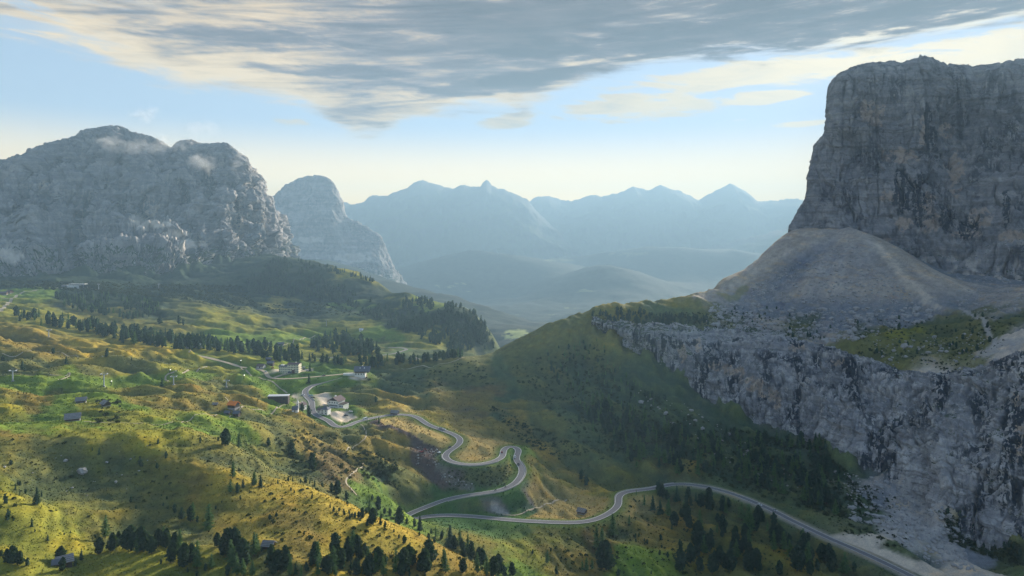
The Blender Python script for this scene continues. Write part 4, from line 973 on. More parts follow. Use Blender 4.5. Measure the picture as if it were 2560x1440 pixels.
f_attr(horn, 'plants', 0.5 * sstep(mv, 640, 690))

# ---- far ranges
m_far = rock_material("far_range_rock", (0.060, 0.062, 0.066), (0.04, 0.04, 0.04), (0.07, 0.07, 0.07), 0.15, 0.3, 0.0, 0.2)


def far_range(name, sky_, Y, foot_drop, run, seed, amp=75):
    us = np.array([p[0] for p in sky_], float); vs = np.array([p[1] for p in sky_], float)
    uu = np.linspace(us[0], us[-1], 420); vv = np.interp(uu, us, vs)
    top = np.array([P(u, v, Y) for u, v in zip(uu, vv)])
    rows = []
    for f in np.linspace(0, 1, 46):
        q = top.copy(); q[:, 1] = Y - run * f ** 0.8; q[:, 0] = top[:, 0] * (1 - 0.12 * f)
        q[:, 2] = top[:, 2] * (1 - f) + (HC - foot_drop) * f
        rows.append(q)
    b1 = top.copy(); b1[:, 1] += 350; b1[:, 2] -= 160; b2 = top.copy(); b2[:, 1] += 1200; b2[:, 2] = HC - foot_drop
    Gf = np.array([b2, b1] + rows); f = np.concatenate([[1, 1], np.linspace(0, 1, 46)])[:, None]
    n_ = ridged(Gf[..., 0] / 1200 + seed, Gf[..., 1] / 1200, Gf[..., 2] / 2400, 5, 0.55)
    Gf[..., 1] -= n_ * amp * 2.2 * np.clip(f * 4, 0, 1); Gf[..., 2] += n_ * amp * np.clip(f * 3, 0, 0.8)
    Gf[1:6, :, 2] += (48 * fbm(Gf[2:3, :, 0] / 420, Gf[2:3, :, 0] * 0 + seed, 0.0, 5, 0.62)) * np.array([.6, 1, .9, .7, .4])[:, None]
    o = structure(mesh_obj(name, Gf.reshape(-1, 3), grid_faces(48, 420)[:, ::-1], m_far))
    for nm in ('warm', 'streak_shade', 'scree'): f_attr(o, nm, np.zeros(48 * 420))
    f_attr(o, 'plants', np.repeat(np.clip(f[:, 0] * 1.2 - .1, 0, .8), 420))
    return o


R1 = [(560, 560), (640, 540), (700, 530), (760, 520), (848, 499), (866, 506), (882, 511), (905, 505), (930, 490), (946, 492), (1000, 476), (1030, 461), (1057, 450), (1080, 458), (1100, 463), (1110, 469), (1140, 466), (1163, 463), (1175, 468), (1200, 467), (1209, 457), (1217, 451), (1225, 457), (1229, 464), (1246, 467), (1280, 480), (1320, 500), (1352, 540), (1392, 572), (1440, 640), (1500, 700)]
R2 = [(1100, 560), (1250, 520), (1325, 502), (1345, 491), (1372, 487), (1400, 500), (1420, 502), (1450, 497), (1480, 489), (1500, 492), (1540, 484), (1560, 475), (1585, 463), (1600, 470), (1615, 477), (1650, 464), (1680, 470), (1700, 476), (1725, 490), (1745, 499), (1780, 483), (1810, 464), (1825, 459), (1845, 467), (1865, 480), (1885, 500), (1900, 505), (1940, 500), (1980, 496), (2010, 500), (2150, 520), (2350, 540)]
R3 = [(1560, 690), (1700, 640), (1820, 607), (1900, 588), (1960, 570), (2050, 556), (2200, 550)]
far_range("mountain_range_far", R1, 11500, 480, 2000, 1.0)
far_range("mountain_range_farthest", R2, 13500, 430, 2200, 5.0)
far_range("hill_slope_far", R3, 10400, 420, 1300, 9.0, 50)

# ---- the valley and its wooded hills behind the pass
VP = [(1320, 825, 2650), (1290, 840, 2500), (1450, 830, 2700), (1600, 830, 2700), (1750, 820, 2800), (1950, 800, 3000),
      (1010, 692, 7470), (1060, 665, 7560), (1100, 645, 7740), (1190, 618, 7830), (1300, 634, 7830), (1400, 652, 7740), (1480, 690, 7560), (1300, 745, 6660), (1150, 745, 6570), (1250, 690, 7200),
      (1420, 700, 6480), (1460, 672, 6660), (1500, 656, 6750), (1570, 668, 6750), (1640, 700, 6660), (1720, 735, 6570), (1560, 768, 4387), (1450, 768, 4455),
      (1400, 636, 8728), (1500, 628, 8791), (1600, 622, 8791), (1700, 616, 8791), (1850, 622, 8791), (1950, 636, 8791), (2100, 650, 8791), (1700, 662, 8350), (1850, 688, 8161), (1600, 655, 8413), (1900, 740, 7020),
      (850, 662, 5187), (950, 688, 4812), (1000, 702, 4625), (1100, 735, 4125), (1150, 749, 3937), (1200, 764, 3750), (1300, 808, 3437), (700, 640, 5375)]
VX = [P(*p) for p in VP]
for u, Y, dr in ((1190, 8900, 380), (1300, 8900, 390), (1050, 8700, 380), (1450, 8600, 420), (1500, 7500, 430), (1600, 7500, 440), (1000, 5600, 480), (1150, 4900, 500), (1250, 4700, 520), (850, 6600, 460), (1300, 2300, 430), (1500, 2200, 440), (1800, 2200, 440), (1000, 2300, 440), (1150, 2700, 440), (2200, 2600, 430), (2600, 3200, 430), (2600, 7500, 450), (2300, 9500, 440), (1700, 10200, 440), (1300, 10200, 440), (2300, 12500, 440), (700, 9000, 450), (0, 9000, 420), (-200, 5000, 320), (300, 5500, 320), (1300, 12500, 440), (1300, 14800, 440), (2300, 14800, 440), (200, 14800, 440), (1300, 4300, 560), (1450, 4300, 560), (1600, 4500, 560), (1800, 4800, 540)):
    VX.append(np.array([(u - 1280.0) / F * Y, Y, HC - dr]))
VX = np.array(VX); va = np.stack([VX[:, 0] / VX[:, 1], np.log(VX[:, 1])], 1)
vt = np.linspace(-0.85, 0.95, 420); vl = np.linspace(math.log(2200), math.log(15000), 260)
VT, VL = np.meshgrid(vt, vl); VY = np.exp(VL); VXX = VT * VY
VZ = rbf_eval(rbf_fit(va, VX[:, 2]), va, VT, VL); VZ = gblur(gblur(VZ, 2, 0), 2, 1)
VZ += fbm(VXX / 700, VY / 700, 0.0, 5) * 34 + fbm(VXX / 60, VY / 60, 5.0, 3) * 5
m_val, T, b = material("valley_woods_and_meadows", 0.95, 0.05)
pos = T.n('ShaderNodeNewGeometry').outputs['Position']
n1 = T.noise(pos, 0.0019, 5, 0.6, 0.3); n2 = T.noise(pos, 0.018, 5, 0.65)
c = T.mix(T.smooth(n2, 0.3, 0.7), (0.012, 0.022, 0.014), (0.035, 0.052, 0.028))
c = T.mix(T.smooth(n1, 0.66, 0.69), c, T.mix(n2, (0.12, 0.15, 0.05), (0.20, 0.22, 0.09)))
md = T.n('ShaderNodeAttribute', attribute_name='meadow').outputs['Fac']
c = T.mix(T.m('MULTIPLY', md, T.smooth(n2, 0.35, 0.5)), c, (0.36, 0.40, 0.13))
T.l(c, b.inputs['Base Color'])
valley = structure(mesh_obj("valley_ground", np.stack([VXX, VY, VZ], -1).reshape(-1, 3), grid_faces(260, 420), m_val))
mu, mv = proj(np.stack([VXX, VY, VZ], -1))
f_attr(valley, 'meadow', np.clip(blob(mu, mv, 1290, 838, 40, 14, .6, 1) + 0.35 * blob(mu, mv, 1400, 650, 40, 4, .9, 2) + 0.3 * blob(mu, mv, 1570, 634, 50, 4, .9, 3), 0, 1))

# ------------------------------------------------------------------ the air
m_haze = bpy.data.materials.new("haze_air"); m_haze.use_nodes = True
T = NT(m_haze.node_tree); pv = T.n('ShaderNodeVolumePrincipled'); om = T.n('ShaderNodeOutputMaterial')
pv.inputs['Color'].default_value = (0.38, 0.60, 0.81, 1); pv.inputs['Density'].default_value = 1.12e-4; pv.inputs['Anisotropy'].default_value = 0.16
T.l(pv.outputs[0], om.inputs['Volume'])
x0, x1, y0, y1, z0, z1 = -13300, 14800, -400, 15400, -420, 1450
hz = [(x, y, z) for z in (z0, z1) for y in (y0, y1) for x in (x0, x1)]
haze = mesh_obj("haze", hz, [(0, 2, 3, 1), (4, 5, 7, 6), (0, 1, 5, 4), (2, 6, 7, 3), (0, 4, 6, 2), (1, 3, 7, 5)], m_haze, None, False)
haze['kind'] = 'stuff'

# ------------------------------------------------------------------ trees
rnd = random.Random(5); nr = np.random.RandomState(11)


def leaf_material(name, c0, c1, c2):
    m, T, b = material(name, 0.85, 0.1)
    oi = T.n('ShaderNodeObjectInfo').outputs['Random']; pos = T.n('ShaderNodeNewGeometry').outputs['Position']
    n = T.noise(pos, 0.55, 4, 0.65); n0 = T.noise(pos, 0.02, 2)
    c = T.mix(T.smooth(n, 0.3, 0.7), c0, c1); c = T.mix(T.m('MULTIPLY', T.m('ADD', T.m('MULTIPLY', oi, 0.6), T.m('MULTIPLY', n0, 0.5)), 0.55), c, c2)
    T.l(c, b.inputs['Base Color'])
    # thin needles let some light through
    tr = T.n('ShaderNodeBsdfTranslucent'); T.l(T.mix(1.0, c, (1.2, 1.2, 0.6), 'MULTIPLY'), tr.inputs['Color'])
    ms = T.n('ShaderNodeMixShader'); ms.inputs[0].default_value = 0.32
    T.l(b.outputs[0], ms.inputs[1]); T.l(tr.outputs[0], ms.inputs[2])
    out = [q for q in T.t.nodes if q.type == 'OUTPUT_MATERIAL'][0]; T.l(ms.outputs[0], out.inputs['Surface'])
    return m


m_pine = leaf_material("stone_pine_needles", (0.018, 0.040, 0.026), (0.052, 0.092, 0.050), (0.044, 0.086, 0.058))
m_spruce = leaf_material("spruce_needles", (0.024, 0.052, 0.032), (0.062, 0.112, 0.056), (0.046, 0.096, 0.064))
m_larch = leaf_material("larch_needles", (0.046, 0.105, 0.046), (0.120, 0.215, 0.075), (0.100, 0.165, 0.055))
m_bark = plain("bark", (0.085, 0.060, 0.045), 0.95, 0.35, 2.0)


def trunk_mesh(h, r, top=0.9):
    n = 7; V_, f_ = [], []
    for k, (z, s) in enumerate(((-1.2, 1.35), (0.0, 1.1), (0.3 * h, 0.8), (0.65 * h, 0.45), (top * h, 0.06))):
        ox, oy = 0.02 * h * math.sin(k * 2.1), 0.02 * h * math.cos(k * 1.7)
        for a in range(n): V_.append((ox + r * s * math.cos(6.2832 * a / n), oy + r * s * math.sin(6.2832 * a / n), z))
    for k in range(4):
        for a in range(n): f_.append((k * n + a, k * n + (a + 1) % n, (k + 1) * n + (a + 1) % n, (k + 1) * n + a))
    me = bpy.data.meshes.new("trunk"); me.from_pydata(V_, [], f_); me.materials.append(m_bark); return me


def crown_tris(kind, seed, dens=1.0):
    """triangles of one crown, tree height = 1"""
    r = np.random.RandomState(seed); T_ = []

    def prof(t):
        if kind == 'pine':
            return (0.30 + 0.25 * shape) * (math.sin(math.pi * min(1, max(0.0, 0.12 + 0.88 * t)) ** 0.85) ** 0.62) * 0.62
        if kind == 'spruce': return 0.20 * (1 - t) ** 0.85 + 0.008
        return 0.185 * (1 - t) ** 0.75 * min(1, 0.35 + t * 5) + 0.012
    shape = r.rand() * 0.45
    z0 = {'pine': 0.10, 'spruce': 0.05, 'larch': 0.12}[kind]
    lob = r.rand(4) * 6.28
    lean = (r.rand(2) - 0.5) * 0.06
    n = int({'pine': 430, 'spruce': 420, 'larch': 380}[kind] * dens)
    for i in range(n):
        t = r.rand() ** (0.9 if kind == 'pine' else 1.25); a = r.rand() * 6.2832
        z = z0 + (1 - z0) * t
        R = prof(t) * (1 + 0.20 * math.sin(2 * a + lob[0] + 5 * t) + 0.16 * math.sin(3 * a + lob[1] - 9 * t) + 0.14 * math.sin(11 * t + lob[2] + a))
        if kind != 'pine': R *= 0.80 + 0.35 * (0.5 + 0.5 * math.sin(t * (58 if kind == 'spruce' else 40) + 2 * math.sin(a * 2 + lob[3])))
        q = R * (0.45 + 0.55 * r.rand() ** 0.45) if kind != 'larch' else R * (0.15 + 0.85 * r.rand() ** 0.6)
        c = np.array([q * math.cos(a) + lean[0] * t, q * math.sin(a) + lean[1] * t, z])
        out = np.array([math.cos(a), math.sin(a), 0.0])
        if kind == 'pine':
            sz = (0.040 + 0.035 * r.rand()) * (1 if dens >= 1 else 1.6)
            d1 = r.normal(size=3); d1 /= np.linalg.norm(d1); d2 = np.cross(d1, r.normal(size=3)); d2 /= np.linalg.norm(d2) + 1e-6
            T_.append((c + d1 * sz * 1.2, c - d1 * sz * 0.7 + d2 * sz, c - d1 * sz * 0.7 - d2 * sz))
        else:
            ln = (0.052 + 0.05 * (1 - t)) * (0.7 + 0.6 * r.rand()) * (1 if dens >= 1 else 1.45); wd = ln * (0.42 if kind == 'spruce' else 0.30)
            dn = np.array([0, 0, -0.35 - 0.35 * r.rand()]) if kind == 'spruce' else np.array([0, 0, 0.15 - 0.7 * r.rand()])
            d1 = out + dn; d1 /= np.linalg.norm(d1); side = np.cross(d1, [0, 0, 1]); side /= np.linalg.norm(side) + 1e-6
            side = side * math.cos(0.8 * (r.rand() - .5)) + np.array([0, 0, 1]) * math.sin(1.6 * (r.rand() - .5))
            T_.append((c + d1 * ln, c - d1 * ln * 0.5 + side * wd, c - d1 * ln * 0.5 - side * wd))
    # inner body so that the crown is not see-through everywhere
    K = 8; fill = {'pine': 0.74, 'spruce': 0.62, 'larch': 0.40}[kind]; rings = []
    ts = np.linspace(0.03, 0.95, 7)
    for t in ts:
        rings.append([np.array([prof(t) * fill * (0.8 + 0.4 * r.rand()) * math.cos(6.2832 * k / K) + lean[0] * t, prof(t) * fill * (0.8 + 0.4 * r.rand()) * math.sin(6.2832 * k / K) + lean[1] * t, z0 + (1 - z0) * t]) for k in range(K)])
    for A, B in zip(rings[:-1], rings[1:]):
        for k in range(K):
            T_.append((A[k], A[(k + 1) % K], B[(k + 1) % K])); T_.append((A[k], B[(k + 1) % K], B[k]))
    for k in range(K): T_.append((rings[-1][k], rings[-1][(k + 1) % K], np.array([lean[0], lean[1], 0.985])))
    return np.array(T_)


def tri_mesh(name, tris, mat):
    me = bpy.data.meshes.new(name); nt = len(tris)
    me.vertices.add(nt * 3); me.vertices.foreach_set('co', tris.reshape(-1).astype(np.float32))
    me.loops.add(nt * 3); me.loops.foreach_set('vertex_index', np.arange(nt * 3, dtype=np.int32))
    me.polygons.add(nt); me.polygons.foreach_set('loop_start', np.arange(0, nt * 3, 3, dtype=np.int32)); me.polygons.foreach_set('loop_total', np.full(nt, 3, np.int32))
    me.update(calc_edges=True); me.materials.append(mat); return me


KM = {'pine': m_pine, 'spruce': m_spruce, 'larch': m_larch}
VARS = {k: [tri_mesh("crown", crown_tris(k, 100 * i + 7 + len(k)), KM[k]) for i in range(5 if k != 'spruce' else 4)] for k in KM}
LOWV = {k: [crown_tris(k, 300 * i + 3 + len(k), 0.16) for i in range(4)] for k in KM}
TRUNK = {'pine': trunk_mesh(1.0, 0.030, 0.7), 'spruce': trunk_mesh(1.0, 0.020, 0.9), 'larch': trunk_mesh(1.0, 0.020, 0.92)}
for me_ in TRUNK.values():
    for v_ in me_.vertices:
        if v_.co.z < -0.5: v_.co.z = -0.10

# hand-surveyed trees: zoom window (offset u, offset v, scale) and x,y,height,kind in that window (p pine, s spruce, l larch)
TREES = {
 (0, 1000, 3.273): """45,850,85p 125,735,60s 165,700,45p 160,775,35s 210,768,45p 300,850,135s 65,985,95p 112,985,30p 260,1035,80s 285,1080,30p 390,1150,55s 575,1090,25p 525,1105,25p 755,412,35s 812,445,60s 615,360,20p 1292,362,50p 1358,478,62p 1150,550,90p 1285,560,50p 1638,353,55p 1845,375,135p 1955,390,120l 1785,335,40p 2197,375,65p 1905,640,135l 1885,760,110l 1945,765,90p 1990,712,65s 2080,705,115l 2135,710,100s 2275,683,40s 1070,840,55p 1112,890,35p 1335,865,30p 1365,810,30p 1322,785,18p 1430,925,85p 1375,890,30p 1485,980,100p 1575,990,150l 1560,992,120p 1615,1000,60p 1705,1080,215l 1765,893,35p 1967,815,40p 1815,838,20p 2208,978,50p 2262,950,35p 860,1130,180l 780,1125,30p 920,1235,140p 810,1260,130p 970,1200,120p 1070,1230,190p 1150,1230,190p 1120,1250,140l 1240,1255,135p 1340,1180,140l 1360,1210,150p 1470,1300,230l 1400,1330,150p 1500,1370,190p 1610,1380,220l 1730,1380,120l 1680,1395,60p 1775,1200,110p 1880,1240,160l 1900,1380,180l 1990,1420,120l 2065,1440,120l 1860,1440,100p 2215,1300,100p 2230,1400,90l 2270,1380,120p 665,1310,100s 618,1360,70p 470,1305,90p 500,1310,110p 510,1400,110p 55,1330,110p 105,1340,140p 165,1350,110p 222,1355,70p 10,1280,60p 130,1335,110p 1318,1340,45p 1535,1410,45p 1610,1440,50p 2200,1170,20s 1030,1220,150p 1295,1200,140p 1430,1240,150p 1560,1330,150p 1830,1250,120p 1960,1300,110p 2140,1240,45p 1180,1235,150p 340,790,60s 150,695,40p 90,530,45p""",
 (600, 1040, 3.6): """255,265,75p 465,360,120p 650,490,150p 672,108,50s 25,640,75s 125,630,125l 185,635,110s 340,608,50s 435,590,50p 475,585,50s 545,605,45p 590,600,65p 670,635,65s 628,610,40p 740,640,55p 825,690,95p 875,710,125p 960,755,85p 965,795,40p 458,670,35p 488,692,30p 648,745,50p 620,762,20p 812,825,50s 843,858,48p 892,857,38p 937,893,60p 983,880,40p 988,925,50p 1008,910,45p 1033,912,50p 1068,918,65p 1100,920,100p 1135,880,60p 1190,975,140p 1145,990,60p 1225,905,70p 1270,925,50p 1165,870,130l 1245,850,120p 1190,760,60p 1300,880,60p 1350,905,80p 1430,975,150p 1500,975,60p 1570,1000,80p 1620,1030,130s 1265,980,60p 1305,1005,60p 268,930,50p 325,903,40p 578,1070,45p 870,1155,35p 620,1262,40p 680,1243,38p 835,1270,40p 1480,1150,80p 1530,1160,30p 1615,1075,40p 1430,1100,40p 1385,1045,35p 1700,1110,60p 1760,1090,110l 1815,1110,80p 1890,1180,190s 1980,1180,160l 2050,1250,180l 1750,1140,50p 1720,1060,50p 2080,1300,160p 2000,1210,110p 1010,1240,210l 970,1210,120p 1125,1250,110p 1080,1300,130p 910,1380,180p 700,1440,170l 860,1440,120l 1050,1430,140p 1150,1440,170p 1220,1420,190l 1290,1440,170l 1310,1340,100p 1400,1420,220l 1450,1440,130p 1510,1400,80p 340,1400,190p 280,1290,90p 450,1440,170l 550,1440,100l 30,1440,160l 110,1440,130l 300,1430,140p 640,1350,90p 720,1320,60p 790,1320,50p 2150,1320,130p 2220,1440,180l 2280,1440,170p 2200,1300,80p 2380,1440,100p 2450,1440,120p 1665,1440,60s 1525,1440,50p 195,1215,45p 278,1148,25s 390,1400,120p 500,1420,110s 600,1400,90p 760,1400,120p 820,1380,90p 1000,1380,90s 2010,1260,130s 1930,1200,120p""",
 (1200, 1000, 3.273): """828,650,80p 868,705,95p 1460,780,95s 1610,830,125s 1345,870,105l 1415,900,115s 1475,935,110s 1540,960,150l 1570,1060,55s 1590,965,40p 1690,860,100s 1725,870,80p 1768,830,80s 1885,900,110p 1860,895,90p 1990,920,130p 2035,880,80p 2140,980,140l 2200,1080,220l 2245,1070,110p 1690,1000,150p 1800,1060,160l 1710,1050,110p 1780,1200,200p 1860,1250,150p 1720,1330,150p 1640,1400,180p 1800,1400,110p 1090,1120,180l 1000,1240,190l 960,1220,180l 1030,1390,230p 1000,1380,200p 1280,780,50l 1220,1020,85l 1270,1130,40p 1300,1120,35p 1275,1160,30p 1345,1155,25p 1368,1175,40p 1480,1145,50p 1487,1210,30p 1470,1270,45p 1535,1290,50p 550,1340,110l 625,1430,70p 430,1260,40p 580,1240,35p 1130,1440,60p 870,1400,110l 1400,1425,30p 1940,1090,90l 1985,1070,130p 1980,1120,60p 2090,1190,150p 2060,1250,100p 2130,1260,110p 2000,1380,120p 1900,1420,150p 2200,1400,150p 2270,1380,100p 1960,1330,130p 840,1395,90l 920,1390,100l 1820,1230,130s 1900,1200,80p""",
 (1860, 1000, 3.273): """40,1100,230l 85,1070,130p 250,1170,150p 300,1180,140p 245,1240,170l 330,1230,150l 120,1400,120p 380,1300,150l 440,1400,200p 520,1350,190l 640,1310,130p 700,1340,80p 600,1400,100p 540,1430,110p 820,1430,180l 900,1410,90p 480,1150,90p 520,1160,80p 30,1400,130p 290,1430,110p""",
 (0, 600, 3.6): """200,1170,95s 595,1115,75s 960,1055,80p 480,1025,60p 25,1090,55p 1183,1085,30p 1457,1320,85s 180,735,65p 135,680,50s 215,690,65p 270,700,55p 315,715,70p 370,780,90l 1610,760,80p 1650,770,60p 1440,760,75p 700,640,60l 580,600,60l 800,650,50l""",
 (600, 800, 3.6): """630,465,80s 620,570,90s 1250,930,65s 1225,740,60p 620,875,105p 560,820,70p 770,905,60p 1170,440,85s 1205,430,50p 1240,430,50p 655,345,50p 500,455,35p""",
}
KN = {'p': 'pine', 's': 'spruce', 'l': 'larch'}
specs = []      # (height px, kind, u, v, point, zone)


def poly_in(u, v, poly):
    c = False; j = len(poly) - 1
    for i in range(len(poly)):
        (xi, yi), (xj, yj) = poly[i], poly[j]
        if (yi > v) != (yj > v) and u < (xj - xi) * (v - yi) / (yj - yi) + xi: c = not c
        j = i
    return c


for (ou, ov, s_), txt in TREES.items():
    for tok in txt.split():
        x, y, h = tok[:-1].split(','); u, v, h = ou + float(x) / s_, ov + float(y) / s_, float(h) / s_
        p = pick(u, v)
        if p is not None: specs.append([h, KN[tok[-1]], u, v, p, None])

FORESTS = [  # polygon in the photo, number, height in metres, kinds, name of the place
 ([(30, 788), (120, 797), (330, 832), (520, 855), (650, 870), (750, 882), (740, 895), (640, 892), (560, 882), (400, 870), (330, 864), (270, 846), (150, 822), (60, 803)], 250, (13, 19), 'ppsl', 'belt'),
 ([(110, 738), (300, 738), (400, 762), (390, 790), (320, 800), (200, 778), (120, 750)], 220, (9, 15), 'ppl', 'hollow'),
 ([(770, 862), (800, 845), (870, 838), (930, 868), (975, 882), (960, 892), (880, 897), (790, 884)], 75, (14, 21), 'pps', 'col wood'),
 ([(800, 906), (900, 906), (1040, 902), (1150, 882), (1170, 893), (1060, 910), (930, 918), (870, 914), (790, 912)], 80, (10, 15), 'ppsl', 'road wood'),
 ([(640, 895), (760, 898), (790, 905), (700, 905)], 22, (11, 16), 'ps', 'road wood'),
 ([(620, 735), (700, 745), (850, 755), (950, 805), (1060, 852), (1150, 882), (1240, 872), (1190, 778), (1060, 748), (1000, 752), (1020, 800), (900, 742), (720, 655), (690, 645), (610, 705)], 1300, (9, 16), 'ppss', 'far slope'),
 ([(1450, 1000), (1560, 1020), (1700, 1080), (1880, 1095), (2050, 1115), (2110, 1160), (2090, 1290), (1950, 1235), (1800, 1195), (1640, 1188), (1550, 1155), (1480, 1095)], 330, (9, 17), 'plls', 'cliff wood'),
 ([(1480, 792), (1560, 778), (1650, 792), (1780, 798), (1770, 815), (1640, 816), (1540, 810)], 100, (6, 11), 'pp', 'ledge'),
 ([(1350, 880), (1500, 850), (1580, 950), (1700, 1010), (1560, 1080), (1450, 1060)], 170, (4, 9), 'pl', 'flank'),
 ([(1790, 775), (1950, 770), (2100, 800), (2060, 860), (1900, 830)], 26, (4, 8), 'p', 'ledge'),
 ([(2130, 800), (2480, 790), (2480, 880), (2200, 900)], 26, (4, 8), 'p', 'ledge'),
 ([(2360, 1280), (2480, 1320), (2560, 1390), (2560, 1420), (2420, 1350)], 40, (4, 8), 'p', 'cliff foot'),
 ([(1640, 1230), (1760, 1240), (1900, 1290), (2050, 1370), (2120, 1420), (2080, 1440), (1700, 1440), (1660, 1330)], 46, (8, 15), 'ppl', None),
 ([(560, 1370), (760, 1400), (900, 1380), (1000, 1400), (1250, 1400), (1290, 1440), (560, 1440)], 42, (7, 12), 'ppl', None),
 ([(690, 642), (800, 664), (960, 702), (960, 712), (800, 676), (690, 655)], 70, (9, 14), 'sp', 'far slope'),
 ([(1150, 780), (1190, 773), (1240, 860), (1200, 860)], 60, (12, 18), 's', 'far slope'),
]
for poly, n, (h0, h1), kinds, zone in FORESTS:
    us, vs = [p[0] for p in poly], [p[1] for p in poly]; k = 0; tries = 0
    while k < n and tries < n * 40:
        tries += 1; u, v = rnd.uniform(min(us), max(us)), rnd.uniform(min(vs), max(vs))
        if not poly_in(u, v, poly): continue
        if zone in ('far slope', 'hollow', 'cliff wood') and fbm(np.array([u / 45.0]), np.array([v / 28.0]), 2.2, 2)[0] < rnd.uniform(-0.5, 0.25): continue
        p = pick(u, v)
        if p is None: continue
        h = rnd.uniform(h0, h1)
        specs.append([h * F / p[1], KN[rnd.choice(kinds)], u, v, p, zone]); k += 1
# keep trunks off the roads
allroad = np.vstack([l[::3, :2] for l, _ in lines_carve])
specs = [s for s in specs if ((allroad - s[4][:2]) ** 2).sum(1).min() > 5.5 ** 2]
specs.sort(key=lambda s: -s[0])
N_IND = 310
ORD = "first second third fourth fifth sixth seventh eighth ninth tenth eleventh twelfth thirteenth fourteenth fifteenth sixteenth seventeenth eighteenth nineteenth twentieth".split()
TENS = {2: 'twenty', 3: 'thirty', 4: 'forty', 5: 'fifty', 6: 'sixty', 7: 'seventy'}


def ordinal(n):
    if n <= 20: return ORD[n - 1]
    t, o = divmod(n, 10)
    return (TENS[t] + '-' + ORD[o - 1]) if o else TENS[t][:-1] + 'ieth'


def tree_zone(u, v, zone):
    if zone == 'belt': return 'in the long dark belt crossing the meadows'
    if zone == 'hollow': return 'in the wooded hollow under the lift station'
    if zone == 'col wood': return 'in the wood behind the pass hotels'
    if zone == 'road wood': return 'in the tree row just beyond the pass'
    if zone == 'cliff wood': return 'in the shaded wood under the pale cliff'
    if v < 800: return 'on the distant slope'
    if v < 990 and u < 560: return 'on the high pasture around the ski piste'
    if v < 1090 and 560 <= u < 1000: return 'around the hotels on the pass'
    if u < 150 and v > 1340: return 'in the clump beside the lower left barn'
    if u < 130: return 'on the spur at the lower left edge'
    if u < 250 and v > 1340: return 'around the lower left barn'
    if v < 1190 and u < 700: return 'on the steep bank below the hay meadows'
    if u < 560 and v > 1310: return 'in the dense grove at the bottom edge'
    if 560 <= u < 660 and v > 1340: return 'in the grove left of the grey hut'
    if u < 560: return 'in the hollow of the brown slope'
    if u < 700 and v < 1250: return 'in the group behind the ochre hill crest'
    if v < 1215 and u < 900: return 'on the gullied bank above the ochre hill'
    if u < 860 and v < 1300: return 'along the crest of the ochre hill'
    if v < 1335 and u < 1070: return 'on the right shoulder of the ochre hill'
    if u < 860: return 'in the wood around the grey hut'
    if u < 1080: return 'in the wood at the bottom of the ochre hill'
    if u < 1310: return 'on the falling ridge right of the ochre hill'
    if u < 1620 and v > 1270: return 'on the meadow below the lower road'
    if v > 1225: return 'in the wood below the road on the right'
    return 'on the slope beside the hairpin road'


LOOK = {'pine': 'dark stone pine', 'spruce': 'pointed spruce', 'larch': 'light green larch'}
ind, rest = specs[:N_IND], specs[N_IND:]
byz = {}
for s in ind: byz.setdefault((s[1], tree_zone(s[2], s[3], s[5])), []).append(s)
for (kind, zone), lst in byz.items():
    lst.sort(key=lambda s: s[2])
    for k, (h, kind, u, v, p, z) in enumerate(lst):
        hm = (1.05 if z is None else 1.05) * h * p[1] / F
        root = bpy.data.objects.new({'pine': "stone_pine", 'spruce': "spruce_tree", 'larch': "larch_tree"}[kind], None); COL.objects.link(root)
        root.location = (p[0], p[1], p[2] - 0.15); root.rotation_euler = (0, 0, rnd.uniform(0, 6.28)); w_ = rnd.uniform(0.85, 1.2)
        root.scale = (hm * w_, hm * w_, hm); root.empty_display_size = 0.1
        for nm, me in (("trunk", TRUNK[kind]), ("crown", rnd.choice(VARS[kind]))):
            o = bpy.data.objects.new(nm, me); COL.objects.link(o); o.parent = root
        dense = z in ('belt', 'cliff wood', 'hollow', 'col wood', 'road wood')
        if len(lst) == 1: root['label'] = f"the only {LOOK[kind]} {zone}"
        else: root['label'] = f"{ordinal(k + 1)} {LOOK[kind]} from left {zone}"
        root['category'] = 'tree'; root['group'] = f"{kind} trees {zone}"


def joined_trees(name, lst, kinds):
    for kind in kinds:
        Tl = []
        for h, kd, u, v, p, z in lst:
            if kd != kind: continue
            hm = h * p[1] / F; t = LOWV[kind][rnd.randrange(4)]; a = rnd.uniform(0, 6.28); w_ = rnd.uniform(0.85, 1.2) * hm
            c_, s_ = math.cos(a) * w_, math.sin(a) * w_
            Tl.append(np.stack([t[..., 0] * c_ - t[..., 1] * s_ + p[0], t[..., 0] * s_ + t[..., 1] * c_ + p[1], t[..., 2] * hm + p[2] - 0.3], -1))
        if Tl:
            me = tri_mesh(name, np.concatenate(Tl), KM[kind]); o = bpy.data.objects.new(name, me); COL.objects.link(o); o['kind'] = 'stuff'
            o['label'] = {'pine': 'dark stone pine woods on the far slopes and ledges', 'spruce': 'pointed spruce woods on the far slopes', 'larch': 'light larches scattered through the far woods'}[kind]


joined_trees("forest", rest, ('pine', 'spruce', 'larch'))

